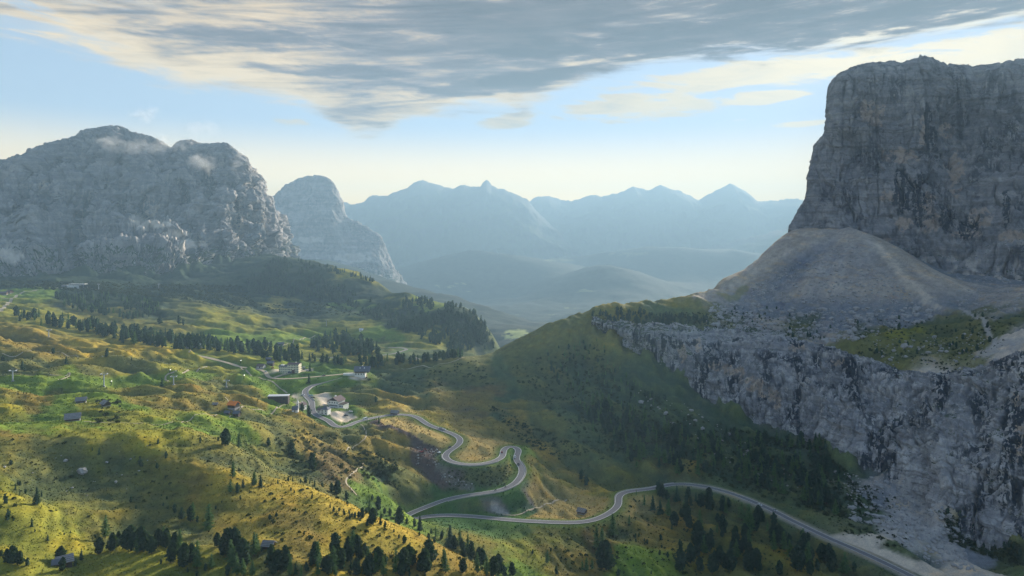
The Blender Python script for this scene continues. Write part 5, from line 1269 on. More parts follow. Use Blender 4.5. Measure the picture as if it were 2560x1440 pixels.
# ------------------------------------------------------------------ dwarf pines and shrubs (uncountable)
SHRUBS = [  # polygon, number, size m, colour kind
 ([(560, 1190), (740, 1200), (1000, 1290), (1290, 1440), (820, 1440), (640, 1330)], 150, (0.5, 1.8)),
 ([(0, 1090), (640, 1070), (700, 1180), (400, 1330), (0, 1300)], 80, (0.5, 1.6)),
 ([(680, 1080), (860, 1090), (930, 1190), (840, 1200), (720, 1160)], 130, (0.8, 2.2)),
 ([(900, 1120), (990, 1150), (1000, 1230), (930, 1200), (880, 1180)], 170, (1.0, 2.6)),
 ([(1120, 1180), (1280, 1160), (1270, 1210), (1120, 1230)], 150, (0.6, 1.6)),
 ([(1200, 1000), (1330, 1060), (1480, 1130), (1400, 1150), (1300, 1100)], 260, (0.8, 2.4)),
 ([(1250, 920), (1500, 860), (1560, 1000), (1700, 1100), (1500, 1150), (1350, 1000)], 700, (0.8, 2.6)),
 ([(1560, 960), (1760, 1050), (2050, 1120), (2200, 1250), (2100, 1300), (1700, 1180)], 900, (0.8, 2.8)),
 ([(1480, 780), (1900, 780), (2100, 850), (1800, 825), (1500, 808)], 380, (0.8, 2.4)),
 ([(2100, 800), (2540, 790), (2500, 880), (2380, 930), (2150, 890)], 420, (0.7, 2.2)),
 ([(2050, 1180), (2250, 1240), (2280, 1380), (2080, 1330)], 260, (0.7, 2.0)),
 ([(2340, 1270), (2560, 1370), (2560, 1420), (2380, 1360)], 360, (1.0, 2.8)),
 ([(1560, 1240), (2080, 1400), (2000, 1440), (1420, 1440), (1350, 1340)], 260, (0.6, 1.8)),
 ([(0, 700), (600, 715), (640, 760), (420, 745), (100, 722), (0, 718)], 1500, (2.0, 5.0)),
 ([(400, 740), (650, 760), (860, 750), (950, 790), (700, 790)], 320, (1.5, 4.0)),
 ([(240, 1000), (300, 1000), (310, 1062), (245, 1065)], 26, (1.0, 2.6)),
 ([(900, 945), (1200, 900), (1240, 960), (1000, 970)], 130, (1.0, 2.6)),
]
m_shrub = leaf_material("dwarf_pine_shrub", (0.016, 0.032, 0.014), (0.045, 0.070, 0.026), (0.06, 0.07, 0.022))


def shrub_tris(seed):
    r = np.random.RandomState(seed); T_ = []
    for i in range(34):
        a, e = r.rand() * 6.28, r.rand() * 1.45; q = 0.55 + 0.5 * r.rand()
        c = np.array([math.cos(a) * math.cos(e) * q, math.sin(a) * math.cos(e) * q, 0.85 * math.sin(e) * q])
        d1 = r.normal(size=3); d1 /= np.linalg.norm(d1); d2 = np.cross(d1, r.normal(size=3)); d2 /= np.linalg.norm(d2) + 1e-6
        T_.append((c + 0.42 * d1, c - 0.25 * d1 + 0.3 * d2, c - 0.25 * d1 - 0.3 * d2))
    return np.array(T_)


SV = [shrub_tris(i) for i in range(6)]; Tl = []
for poly, n, (s0, s1) in SHRUBS:
    us, vs = [p[0] for p in poly], [p[1] for p in poly]; k = tries = 0
    while k < n and tries < n * 12:
        tries += 1; u, v = rnd.uniform(min(us), max(us)), rnd.uniform(min(vs), max(vs))
        if not poly_in(u, v, poly): continue
        p = pick(u, v)
        if p is None or ((allroad - p[:2]) ** 2).sum(1).min() < 36: continue
        s_ = s0 + (s1 - s0) * rnd.random() ** 2; t = SV[rnd.randrange(6)]; a = rnd.uniform(0, 6.28); c_, n_ = math.cos(a) * s_, math.sin(a) * s_
        Tl.append(np.stack([t[..., 0] * c_ - t[..., 1] * n_ + p[0], t[..., 0] * n_ + t[..., 1] * c_ + p[1], t[..., 2] * s_ * rnd.uniform(0.7, 1.3) + p[2] - 0.15], -1)); k += 1
o = bpy.data.objects.new("shrubbery", tri_mesh("shrubbery", np.concatenate(Tl), m_shrub)); COL.objects.link(o); o['kind'] = 'stuff'
o['label'] = 'low dwarf pines and bushes dotted over the slopes'

# ------------------------------------------------------------------ grass tussocks
NTU = 90000
gi = np.where((YY > 250) & (YY < 900) & (UU > -60) & (UU < 2620)); wgt = 1.0 / YY[gi] ** 0.3
wgt /= wgt.sum()
sel = nr.choice(len(gi[0]), NTU, p=wgt); ii, jj = gi[0][sel], gi[1][sel]
ok = (DROAD[ii, jj] > 6.5) & (TINT[ii, jj, 2] < 0.15); ii, jj = ii[ok], jj[ok]
y = YY[ii, jj] * np.exp((nr.rand(len(ii)) - .5) * (lrow[1] - lrow[0])); t = TT[ii, jj] + (nr.rand(len(ii)) - .5) * 0.0016; x = t * y; z = zat(x, y)
s_ = (0.35 + 0.75 * nr.rand(len(x)) ** 2) * np.clip(y / 420, 0.8, 1.6); a = nr.rand(len(x)) * 6.28
tr = []
for da in (0.0, 1.9):
    ca_, sa_ = np.cos(a + da) * s_ * 0.55, np.sin(a + da) * s_ * 0.55
    tr.append(np.stack([np.stack([x - ca_, y - sa_, z - 0.1], -1), np.stack([x + ca_, y + sa_, z - 0.1], -1), np.stack([x + (nr.rand(len(x)) - .5) * s_ * .8, y + (nr.rand(len(x)) - .5) * s_ * .8, z + s_ * 0.75], -1)], 1))
tr = np.concatenate(tr); m_tuft, T, b = material("tussock_grass", 0.95, 0.05)
T.l(T.n('ShaderNodeAttribute', attribute_name='tint').outputs['Color'], b.inputs['Base Color'])
o = bpy.data.objects.new("grass", tri_mesh("grass", tr, m_tuft)); COL.objects.link(o); o['kind'] = 'stuff'; o['label'] = 'tussocks of dry and green mountain grass'
tc = TINT[ii, jj] * (0.65 + 0.8 * nr.rand(len(ii)))[:, None]; col_attr(o, 'tint', np.repeat(np.concatenate([tc, tc]), 3, axis=0))

# ------------------------------------------------------------------ boulders and rubble
m_stone = plain("boulder_limestone", (0.36, 0.345, 0.335), 0.95, 0.35, 0.4)


def rock_tris(seed):
    r = np.random.RandomState(seed); bm = bmesh.new(); bmesh.ops.create_icosphere(bm, subdivisions=1, radius=1.0)
    sc_ = 0.7 + 0.6 * r.rand(3)
    for v_ in bm.verts:
        f_ = 0.75 + 0.5 * r.rand(); v_.co = Vector((v_.co.x * sc_[0] * f_, v_.co.y * sc_[1] * f_, v_.co.z * sc_[2] * f_ * 0.8))
    T_ = np.array([[tuple(v_.co) for v_ in f.verts] for f in bm.faces]); bm.free(); return T_


RV = [rock_tris(i) for i in range(6)]; Tl = []
RUBBLE = [([(1780, 755), (2000, 770), (2330, 770), (2330, 800), (2150, 850), (2000, 860), (1900, 835), (1760, 810)], 1100, (0.8, 5.0)), ([(1900, 700), (2120, 600), (2260, 720), (2300, 765), (1850, 755)], 1300, (0.6, 3.4)), ([(2180, 850), (2480, 830), (2480, 900), (2200, 915)], 160, (0.8, 3.0)), ([(2250, 1170), (2330, 1180), (2440, 1430), (2300, 1400), (2230, 1330)], 620, (0.6, 3.0)), ([(2090, 1180), (2260, 1200), (2260, 1330), (2120, 1300)], 220, (0.8, 3.2)), ([(1560, 960), (1700, 1000), (1900, 1120), (2060, 1240), (1900, 1200), (1650, 1080)], 90, (0.7, 3.4)), ([(2380, 690), (2560, 690), (2560, 780), (2400, 790)], 260, (0.8, 3.0)), ([(0, 1120), (420, 1110), (420, 1250), (0, 1250)], 26, (0.3, 1.0)), ([(1040, 1110), (1110, 1130), (1110, 1180), (1040, 1160)], 60, (0.4, 1.3)), ([(1100, 1180), (1180, 1210), (1175, 1225), (1100, 1200)], 60, (0.3, 1.0))]
for poly, n, (s0, s1) in RUBBLE:
    us, vs = [p[0] for p in poly], [p[1] for p in poly]; k = tries = 0
    while k < n and tries < n * 12:
        tries += 1; u, v = rnd.uniform(min(us), max(us)), rnd.uniform(min(vs), max(vs))
        if not poly_in(u, v, poly): continue
        p = pick(u, v)
        if p is None or ((allroad - p[:2]) ** 2).sum(1).min() < 36: continue
        s_ = s0 + (s1 - s0) * rnd.random() ** 4.5; t = RV[rnd.randrange(6)]; a = rnd.uniform(0, 6.28); c_, n_ = math.cos(a) * s_, math.sin(a) * s_
        Tl.append(np.stack([t[..., 0] * c_ - t[..., 1] * n_ + p[0], t[..., 0] * n_ + t[..., 1] * c_ + p[1], t[..., 2] * s_ + p[2] + 0.1 * s_], -1)); k += 1
o = bpy.data.objects.new("rubble", tri_mesh("rubble", np.concatenate(Tl), m_stone)); COL.objects.link(o); o['kind'] = 'stuff'
o['label'] = 'grey limestone rubble strewn below the cliffs'
BOULD = [(206, 1181, 4.2, "big grey boulder with a dark cleft on the shady brown slope"), (164, 1153, 2.0, "small pale rock outcrop on the brown slope above the big boulder"), (2262, 868, 7.0, "blocky pale boulder above the rim of the pale cliff"), (2160, 690, 5.0, "single large boulder in the middle of the scree cone"), (2015, 1332, 3.6, "pale rock beside two dark pines below the lower road"), (2290, 775, 8.0, "large rock knob at the foot of the scree cone"), (1709, 722, 5.0, "small rock tooth on the skyline of the right ridge")]
for u, v, s_, lab in BOULD:
    p = pick(u, v)
    if p is None: continue
    r = np.random.RandomState(int(u)); bm = bmesh.new(); bmesh.ops.create_icosphere(bm, subdivisions=3, radius=1.0)
    for v_ in bm.verts:
        f_ = 1 + 0.35 * float(fbm(np.array([v_.co.x * 1.3 + u]), np.array([v_.co.y * 1.3]), np.array([v_.co.z * 1.3]), 4)[0]); v_.co = Vector((v_.co.x * s_ * f_ * 0.6, v_.co.y * s_ * f_ * 0.6, v_.co.z * s_ * f_ * 0.5))
    me = bpy.data.meshes.new("boulder"); bm.to_mesh(me); bm.free(); me.materials.append(m_stone)
    o = bpy.data.objects.new("boulder", me); COL.objects.link(o); o.location = (p[0], p[1], p[2] + 0.18 * s_); o['label'] = lab; o['category'] = 'boulder'; o['group'] = 'large boulders'

# ------------------------------------------------------------------ buildings
m_cream = plain("cream_plaster", (0.72, 0.66, 0.50), 0.85, 0.12, 0.3)
m_white = plain("white_plaster", (0.80, 0.78, 0.74), 0.85, 0.10, 0.3)
m_wood = plain("weathered_dark_wood", (0.070, 0.055, 0.048), 0.9, 0.4, 1.2)
m_woodb = plain("brown_wood", (0.13, 0.080, 0.055), 0.9, 0.35, 1.2)
m_shing = plain("grey_shingle_roof", (0.27, 0.26, 0.26), 0.85, 0.30, 0.9)
m_slate = plain("slate_roof", (0.13, 0.14, 0.17), 0.75, 0.20, 0.6)
m_broof = plain("brown_tile_roof", (0.16, 0.115, 0.115), 0.85, 0.25, 0.8)
m_oroof = plain("orange_tile_roof", (0.80, 0.24, 0.05), 0.8, 0.18, 0.8)
m_metal = plain("pale_metal_roof", (0.62, 0.63, 0.66), 0.45, 0.08, 0.4, 0.5)
m_glass = plain("window_glass", (0.030, 0.036, 0.045), 0.15, 0.2, 0.5, 0.6)
m_stoneb = plain("rubble_stone_base", (0.30, 0.29, 0.29), 0.95, 0.35, 0.9)
m_steel = plain("galvanised_steel", (0.33, 0.37, 0.43), 0.5, 0.15, 0.8, 0.4)
m_hay = plain("hay", (0.55, 0.36, 0.08), 0.95, 0.25, 1.5)
m_dark = plain("dark_rubber", (0.022, 0.022, 0.024), 0.8, 0.2, 2.0)
m_wpaint = plain("white_car_paint", (0.78, 0.79, 0.80), 0.3, 0.04, 0.5, 0.5)


def box_tris(x0, x1, y0, y1, z0, z1):
    V_ = [(x, y, z) for z in (z0, z1) for y in (y0, y1) for x in (x0, x1)]
    return V_, [(0, 2, 3, 1), (4, 5, 7, 6), (0, 1, 5, 4), (2, 6, 7, 3), (0, 4, 6, 2), (1, 3, 7, 5)]


class MB:
    def __init__(self): self.v, self.f = [], []
    def add(self, V_, F_):
        o = len(self.v); self.v += [tuple(p) for p in V_]; self.f += [tuple(i + o for i in q) for q in F_]; return self
    def box(self, *a): return self.add(*box_tris(*a))
    def prism(self, ring, axis_pts):
        """ring of 2D points swept between two positions along x"""
        n = len(ring); V_ = [(x, p[0], p[1]) for x in axis_pts for p in ring]
        F_ = [(i, (i + 1) % n, n + (i + 1) % n, n + i) for i in range(n)] + [tuple(range(n - 1, -1, -1)), tuple(range(n, 2 * n))]
        return self.add(V_, F_)
    def tube(self, a, b_, r0, r1=None, n=8):
        a, b_ = Vector(a), Vector(b_); r1 = r0 if r1 is None else r1; d_ = (b_ - a).normalized(); s_ = d_.orthogonal().normalized(); t_ = d_.cross(s_)
        V_ = [p + (s_ * math.cos(6.2832 * k / n) + t_ * math.sin(6.2832 * k / n)) * r for p, r in ((a, r0), (b_, r1)) for k in range(n)]
        return self.add(V_, [(k, (k + 1) % n, n + (k + 1) % n, n + k) for k in range(n)] + [tuple(range(n - 1, -1, -1)), tuple(range(n, 2 * n))])
    def mesh(self, name, mat):
        me = bpy.data.meshes.new(name); me.from_pydata(self.v, [], self.f); me.update(); me.materials.append(mat); return me
    def build(self, name, mat, parent=None):
        return link(name, self.mesh(name, mat), parent)


def link(name, me, parent=None, loc=None, rz=None):
    o = bpy.data.objects.new(name, me); COL.objects.link(o)
    if parent: o.parent = parent
    if loc is not None: o.location = loc
    if rz is not None: o.rotation_euler = (0, 0, rz)
    return o


def thing(name, label, cat, p, rz=0.0, group=None):
    o = bpy.data.objects.new(name, None); COL.objects.link(o); o.location = tuple(p); o.rotation_euler = (0, 0, rz); o.empty_display_size = 0.5
    o['label'] = label; o['category'] = cat
    if group: o['group'] = group
    return o


def site(u, v, ymin=0):
    p = pick(u, v, ymin); return p


WIN = {}


def window_mesh(w, h):
    k = (round(w, 2), round(h, 2))
    if k not in WIN:
        WIN[k] = (MB().box(-w / 2, w / 2, -0.05, 0.0, 0, h).mesh("window", m_glass), MB().box(-w / 2 - .12, w / 2 + .12, -0.03, 0.0, -.10, 0).box(-w / 2 - .12, w / 2 + .12, -0.03, 0.0, h, h + .10).mesh("window_frame", m_white))
    return WIN[k]


def add_windows(root, face, n, rows, L, W_, z0, dz, w=1.3, h=1.5, x0=None, x1=None, skip=(), frame=False):
    """rows of windows on one face of a body L x W_ (face: 'f' front -y, 'l' -x gable, 'r' +x gable, 'b' back)"""
    half = (L if face in 'fb' else W_) / 2; a = -half + 1.3 if x0 is None else x0; b_ = half - 1.3 if x1 is None else x1
    me, fr = window_mesh(w, h)
    for r_ in range(rows):
        for k in range(n):
            if (k, r_) in skip: continue
            s_ = a + (b_ - a) * (k / max(1, n - 1) if n > 1 else 0.5); z = z0 + r_ * dz
            loc, rz = {'f': ((s_, -W_ / 2 - 0.01, z), 0), 'b': ((-s_, W_ / 2 + 0.01, z), math.pi), 'l': ((-L / 2 - 0.01, -s_, z), -math.pi / 2), 'r': ((L / 2 + 0.01, s_, z), math.pi / 2)}[face]
            o = link("window", me, root, loc, rz)
            if frame: link("window_frame", fr, o)


def gable_body(L, W_, H, rh, base=3.0):
    return MB().prism([(-W_ / 2, -base), (W_ / 2, -base), (W_ / 2, H), (0, H + rh), (-W_ / 2, H)], (-L / 2, L / 2))


def gable_roof(L, W_, H, rh, ov=0.8, th=0.28, lift=0.04):
    k = rh / (W_ / 2); e = W_ / 2 + ov
    ring = [(-e, H - ov * k + lift), (0, H + rh + lift), (e, H - ov * k + lift), (e, H - ov * k + lift + th), (0, H + rh + lift + th * 1.25), (-e, H - ov * k + lift + th)]
    return MB().prism(ring, (-L / 2 - ov, L / 2 + ov))


def hut(u, v, L, W_, H, rh, rz, label, wall=None, roof=None, name="hay_barn", base=None, door=True, hay=False, group='wooden huts and barns on the pastures', chimney=False, ymin=0):
    p = site(u, v, ymin); rz = math.radians(rz)
    r = thing(name, label, 'barn' if 'barn' in name else 'hut', p, rz, group)
    z0 = 0.0
    if base: MB().box(-L / 2 - .12, L / 2 + .12, -W_ / 2 - .12, W_ / 2 + .12, -3.0, base).build("foundation", m_stoneb, r)
    gable_body(L, W_, H, rh).build("wall", wall or m_wood, r)
    ro = gable_roof(L, W_, H, rh).build("roof", roof or m_shing, r)
    if roof is m_shing or roof is None:      # pale board courses laid on the roof
        k = rh / (W_ / 2); n = 4
        for s_ in (-1, 1):
            for q in range(n):
                yy = (q + 0.5) / n * (W_ / 2 + 0.6); zz = H + rh - yy * k + 0.34
                MB().box(-L / 2 - 0.8, L / 2 + 0.8, s_ * yy - 0.06, s_ * yy + 0.06, zz - 0.08, zz + 0.07).build("roof_batten", m_wood, ro)
    if chimney: MB().box(-0.4, 0.4, -0.35, 0.35, H + rh - 0.6, H + rh + 1.1).build("chimney", m_stoneb, ro)
    if door: MB().box(-0.7, 0.7, -W_ / 2 - 0.07, -W_ / 2 - 0.005, 0.1, min(2.1, H - 0.2)).build("door", m_woodb, r)
    if hay: MB().box(-L / 2 - 0.5, -L / 2 + 1.5, -W_ / 2 - 0.6, -W_ / 2 + 0.2, 0.0, 1.6).build("hay_stack", m_hay, r)
    # log ends / sill beams that break the plain wall
    for s_ in (-1, 1): MB().box(-L / 2 - 0.25, L / 2 + 0.25, s_ * W_ / 2 - 0.12, s_ * W_ / 2 + 0.12, H * 0.5, H * 0.5 + 0.22).build("wall_beam", m_woodb, r)
    return r


hut(182, 1052, 8.6, 7.2, 2.6, 2.6, 28, "large dark barn on the green meadow with a pine behind it", base=0.9)
hut(203, 1006, 6.6, 5.2, 2.2, 1.9, 24, "dark barn with pale roof standing above the largest meadow barn", base=0.5)
hut(264, 1014, 6.4, 5.0, 2.2, 1.9, -38, "dark barn with yellow hay stacked at its side", hay=True, base=0.5)
hut(161, 1411, 5.4, 4.6, 2.2, 1.7, 38, "shingled barn half hidden by pines at the lower left")
hut(146, 1413, 3.4, 3.0, 1.6, 1.0, 25, "little shed with blue grey roof beside the lower left barn", roof=m_slate, name="shed", door=False)
hut(672, 1369, 4.4, 3.6, 1.9, 1.3, -8, "small hut with pale plank roof on the ochre hill", name="alpine_hut")
hut(1455, 1283, 6.6, 5.2, 2.4, 1.9, -32, "lone grey roofed hay barn in the mown field beside the lower road", base=0.6)
hut(987, 1036, 7.6, 4.6, 2.4, 1.9, -14, "grey roofed hut at the top of the road loop", base=0.5)
hut(592, 1039, 4.8, 4.0, 2.6, 1.4, -6, "small dark hut with grey roof below the orange roofed chalet", roof=m_slate, name="alpine_hut")
hut(569, 1035, 3.8, 3.0, 1.7, 1.0, -6, "tiny dark shed left of the hut under the orange roofed chalet", roof=m_slate, name="shed", door=False)
hut(538, 1013, 3.2, 2.6, 1.3, 0.9, 10, "tiny grey shed in the brown heath left of the orange roofed chalet", name="shed", door=False)
r = hut(584, 1019, 7.4, 6.6, 3.4, 2.3, -16, "dark wooden chalet with bright orange roof", roof=m_oroof, name="chalet", chimney=True, base=0.5)
add_windows(r, 'f', 2, 1, 7.4, 6.6, 1.4, 0, 0.9, 0.9)
hut(653, 920, 9.0, 7.0, 2.8, 2.4, -12, "brown roofed barn with pale front beside the hotel drive", wall=m_white, roof=m_broof, base=0.8)
hut(677, 912, 7.6, 5.6, 3.0, 2.0, -4, "slate roofed barn directly left of the cream hotel", roof=m_slate)
hut(672, 901, 5.8, 4.6, 2.4, 1.6, -4, "smaller slate roofed shed above the slate roofed barn", roof=m_slate, name="shed")
hut(702, 865, 10.0, 7.0, 4.2, 2.4, 6, "dark farmhouse with white ground floor on the meadow beyond the trees", wall=m_wood, roof=m_slate, name="farm_hut", base=1.8)
hut(664, 862, 12.0, 5.0, 2.4, 1.6, 4, "long low shed left of the far farmhouse", roof=m_slate, name="shed")
hut(903, 827, 7.0, 6.0, 3.0, 2.0, 0, "small pale hut on the far meadow under the wooded slope", wall=m_white, roof=m_metal, name="alpine_hut")
hut(395, 858, 9.0, 6.0, 2.6, 2.2, 5, "pale roofed hut at the edge of the long tree belt", roof=m_metal, name="alpine_hut")
for k, (u, v, L, lab) in enumerate(((8, 737, 16, "larger brown roofed mountain lodge at the left edge"), (24, 733, 12, "smaller brown lodge beside the track at the left edge"))):
    hut(u, v, L, 9, 4.0, 3.2, 15 - 30 * k, lab, wall=m_woodb, roof=m_broof, name="lodge_hut", base=1.0)

# ---- cream hotel with two wings
p = site(736, 931); h = thing("hotel", "large cream hotel with two wings and four rows of windows", 'hotel', p, math.radians(-6)); h.scale = (.88, .88, .88)
L, W_, H = 17.0, 11.0, 12.6
gable_body(L, W_, H, 1.6, 4).build("wall", m_cream, h); ro = gable_roof(L, W_, H, 1.6, 0.7).build("roof", m_broof, h)
MB().box(2.0, 3.0, -.5, .5, H + 1.0, H + 2.8).build("chimney", m_white, ro)
add_windows(h, 'f', 7, 4, L, W_, 1.3, 3.1, 1.15, 1.45, frame=True, skip=((3, 0), (3, 1)))
add_windows(h, 'r', 3, 3, L, W_, 1.5, 3.1, 1.1, 1.4)
MB().box(-0.9 + 0, 3.1, -W_ / 2 - 1.5, -W_ / 2 - 0.02, 0, 4.6).build("porch", m_woodb, h)
MB().box(-6.5, -1.5, -W_ / 2 - 2.2, -W_ / 2 - 0.02, -1, 2.4).build("veranda", m_slate, h)
lw = MB().prism([(-4.8, -4), (4.8, -4), (4.8, 9.3), (0, 10.8), (-4.8, 9.3)], (-21.5, -L / 2 - 0.02)).build("side_wing", m_cream, h)
k_ = 1.5 / 4.8
MB().prism([(-5.6, 9.1), (0, 10.85), (5.6, 9.1), (5.6, 9.4), (0, 11.2), (-5.6, 9.4)], (-22.2, -L / 2 - 0.05)).build("roof", m_slate, lw)
me_w, fr_w = window_mesh(1.1, 1.4)
for r_ in range(3):
    for kx in range(4):
        o = link("window", me_w, lw, (-20.0 + kx * 3.1, -4.82, 1.2 + 3.0 * r_), 0); link("window_frame", fr_w, o)
MB().box(-19.0, -14.6, -4.0, -1.5, 10.2, 11.9).build("dormer", m_white, lw)
MB().box(-26.0, -9.0, -9.4, -8.9, -3.0, 0.9).build("terrace_wall", m_cream, h)

# ---- white inn with the big slate roof beside the col
p = site(906, 937); h = thing("inn", "white inn with dark timber storey and wide slate roof on the col", 'inn', p, math.radians(4))
L, W_, H = 17.5, 11.0, 6.2
MB().box(-L / 2, L / 2 - 4.5, -W_ / 2, W_ / 2, -3, 3.6).build("ground_floor", m_white, h)
MB().prism([(-W_ / 2 - .3, 3.62), (W_ / 2 + .3, 3.62), (W_ / 2 + .3, H), (0, H + 4.4), (-W_ / 2 - .3, H)], (-L / 2 - .2, L / 2)).build("upper_floor", m_wood, h)
ro = gable_roof(L + .6, W_ + .6, H, 4.4, 1.1, 0.3).build("roof", m_slate, h)
for xx in (-3.0, 2.4): MB().box(xx, xx + 1.0, -3.4, -2.5, H + 2.0, H + 3.6).build("skylight", m_metal, ro)
MB().box(-.5, .5, .8, 1.8, H + 3.2, H + 5.4).build("chimney", m_white, ro)
add_windows(h, 'f', 4, 1, L, W_, 1.2, 0, 1.3, 1.5, -7.4, 2.6, frame=True)
add_windows(h, 'f', 6, 1, L, W_ + .62, 4.1, 0, 1.0, 1.2)
MB().box(-8.0, 3.4, -W_ / 2 - 1.4, -W_ / 2 - .31, 3.45, 3.62).box(-8.0, 3.4, -W_ / 2 - 1.42, -W_ / 2 - 1.34, 3.62, 4.6).build("balcony", m_woodb, h)
MB().box(-24, -L / 2 - 0.4, -1.5, 2.0, -2, 2.2).build("annex", m_white, h)

# ---- guesthouse between the two bends
p = site(842, 1016); h = thing("guesthouse", "white guesthouse with dark gabled roof and grey stone terrace", 'guesthouse', p, math.radians(-20))
L, W_, H = 12.0, 13.0, 7.6
b_ = MB().add([(-L / 2, -W_ / 2, -3), (L / 2, -W_ / 2, -3), (L / 2, W_ / 2, -3), (-L / 2, W_ / 2, -3), (-L / 2, -W_ / 2, H), (L / 2, -W_ / 2, H), (L / 2, W_ / 2, H), (-L / 2, W_ / 2, H)], [(0, 3, 2, 1), (0, 1, 5, 4), (1, 2, 6, 5), (2, 3, 7, 6), (3, 0, 4, 7), (4, 5, 6, 7)]).build("wall", m_white, h)
g_ = gable_body(W_ + .1, L + .1, H + .02, 3.4, -H).build("gable", m_wood, h); g_.rotation_euler = (0, 0, math.pi / 2)
ro = gable_roof(W_, L, H + .05, 3.45, 1.2, .3).build("roof", m_broof, h); ro.rotation_euler = (0, 0, math.pi / 2)
MB().box(-1, 1, 1.0, 2.2, H + 2.6, H + 4.6).build("chimney", m_white, ro)
add_windows(h, 'f', 4, 1, L, W_, 4.9, 0, 1.2, 1.4, frame=True); add_windows(h, 'f', 8, 1, L, W_, 1.6, 0, 0.95, 1.7); add_windows(h, 'l', 3, 2, L, W_, 1.6, 3.2, 1.2, 1.4)
MB().box(L / 2 + .02, L / 2 + 6.5, -W_ / 2 + .3, W_ / 2 - 2, -3, 4.3).build("annex", m_white, h); MB().box(L / 2 - .0 + .04, L / 2 + 7.1, -W_ / 2 - .3, W_ / 2 - 1.4, 4.32, 4.75).build("annex_roof", m_wood, h)
for kx in range(3): link("window", window_mesh(1.1, 1.5)[0], h, (L / 2 + 1.4 + 1.9 * kx, -W_ / 2 + .29, 1.5), 0)
MB().box(-L / 2 - 2, L / 2 + 8, -W_ / 2 - 5.5, -W_ / 2 - .02, -3.5, .35).build("stone_terrace", m_stoneb, h)
MB().box(-L / 2 - 4.5, -L / 2 - .02, -3, 5, -3, 5.2).build("side_bay", m_white, h); MB().box(-L / 2 - 5, -L / 2 - .04, -3.5, 5.5, 5.22, 5.6).build("side_bay_roof", m_broof, h)

# ---- small villa with hipped slate roof
p = site(811, 1034); h = thing("villa", "small white villa with hipped slate roof beside the gravel car park", 'house', p, math.radians(-14))
MB().box(-2.5, 5.5, -3.6, 3.6, -3, 5.0).build("wall", m_white, h)
MB().add([(-3.1, -4.2, 5.02), (6.1, -4.2, 5.02), (6.1, 4.2, 5.02), (-3.1, 4.2, 5.02), (0.2, 0, 7.9), (2.8, 0, 7.9)], [(0, 3, 2, 1), (0, 1, 5, 4), (1, 2, 5), (2, 3, 4, 5), (3, 0, 4)]).build("roof", m_slate, h)
MB().prism([(-2.6, -3), (2.6, -3), (2.6, 3.8), (0, 5.6), (-2.6, 3.8)], (-7.0, -2.52)).build("side_wing", m_white, h); MB().prism([(-3.1, 3.6), (0, 5.7), (3.1, 3.6), (3.1, 3.9), (0, 6.0), (-3.1, 3.9)], (-7.5, -2.54)).build("side_wing_roof", m_broof, h)
for xx in (-0.6, 3.6):
    for zz in (0.6, 3.0): link("window", window_mesh(1.1, 1.5)[0], h, (xx, -3.61, zz), 0)
link("window", window_mesh(1.0, 1.4)[0], h, (-5.0, -2.61, 1.4), 0)

# ---- chapel, and the white house behind it
p = site(738, 1029); h = thing("chapel", "small white chapel with tall pointed bell tower and steep grey roof", 'chapel', p, math.radians(10))
gable_body(5.6, 4.6, 2.4, 3.0).build("wall", m_white, h); gable_roof(5.4, 4.6, 2.4, 3.0, .35, .2).build("roof", m_slate, h)
MB().box(1.2, 3.0, 2.0, 3.8, -3, 7.8).build("tower", m_white, h)
MB().add([(1.0, 1.8, 7.8), (3.2, 1.8, 7.8), (3.2, 4.0, 7.8), (1.0, 4.0, 7.8), (2.1, 2.9, 12.2)], [(0, 3, 2, 1), (0, 1, 4), (1, 2, 4), (2, 3, 4), (3, 0, 4)]).build("spire", m_white, h)
link("window", window_mesh(.6, 1.0)[0], h, (2.1, 1.99, 6.0), 0); MB().box(-.5, .5, -2.36, -2.31, 0, 1.9).build("door", m_woodb, h)
p = site(753, 1021); h = thing("house", "white gabled house behind the chapel and the big pine", 'house', p, math.radians(70))
gable_body(8.5, 7.4, 4.0, 2.2).build("wall", m_white, h); ro = gable_roof(8.5, 7.4, 4.0, 2.2, .7).build("roof", m_broof, h); MB().box(1, 1.7, -.4, .4, 5.4, 7.4).build("chimney", m_white, ro)
add_windows(h, 'l', 2, 2, 8.5, 7.4, 0.9, 2.4, 0.9, 1.1, -1.8, 1.8); add_windows(h, 'f', 3, 1, 8.5, 7.4, 1.2, 0, 0.9, 1.1)

# ---- long dark lift building
p = site(697, 1003); h = thing("lift_building", "long dark box shaped lift building with pale flat roof", 'building', p, math.radians(5))
MB().box(-10.5, 10.5, -4.0, 4.0, -3, 6.0).build("wall", m_wood, h); MB().box(-10.8, 10.8, -4.3, 4.3, 6.02, 6.5).build("roof", m_metal, h)
for kx in range(14): MB().box(-10.2 + kx * 1.52, -10.05 + kx * 1.52, -4.1, -4.005, -.5, 5.8).build("cladding_batten", m_woodb, h)
MB().box(5.0, 8.0, -4.06, -4.005, 2.6, 4.0).build("window", m_glass, h); MB().box(-8, 6, 4.4, 9, -3, 4.4).build("annex", m_steel, h); MB().box(-13.6, -10.52, -2.5, 2.5, -3, 2.6).build("ramp_house", m_steel, h)

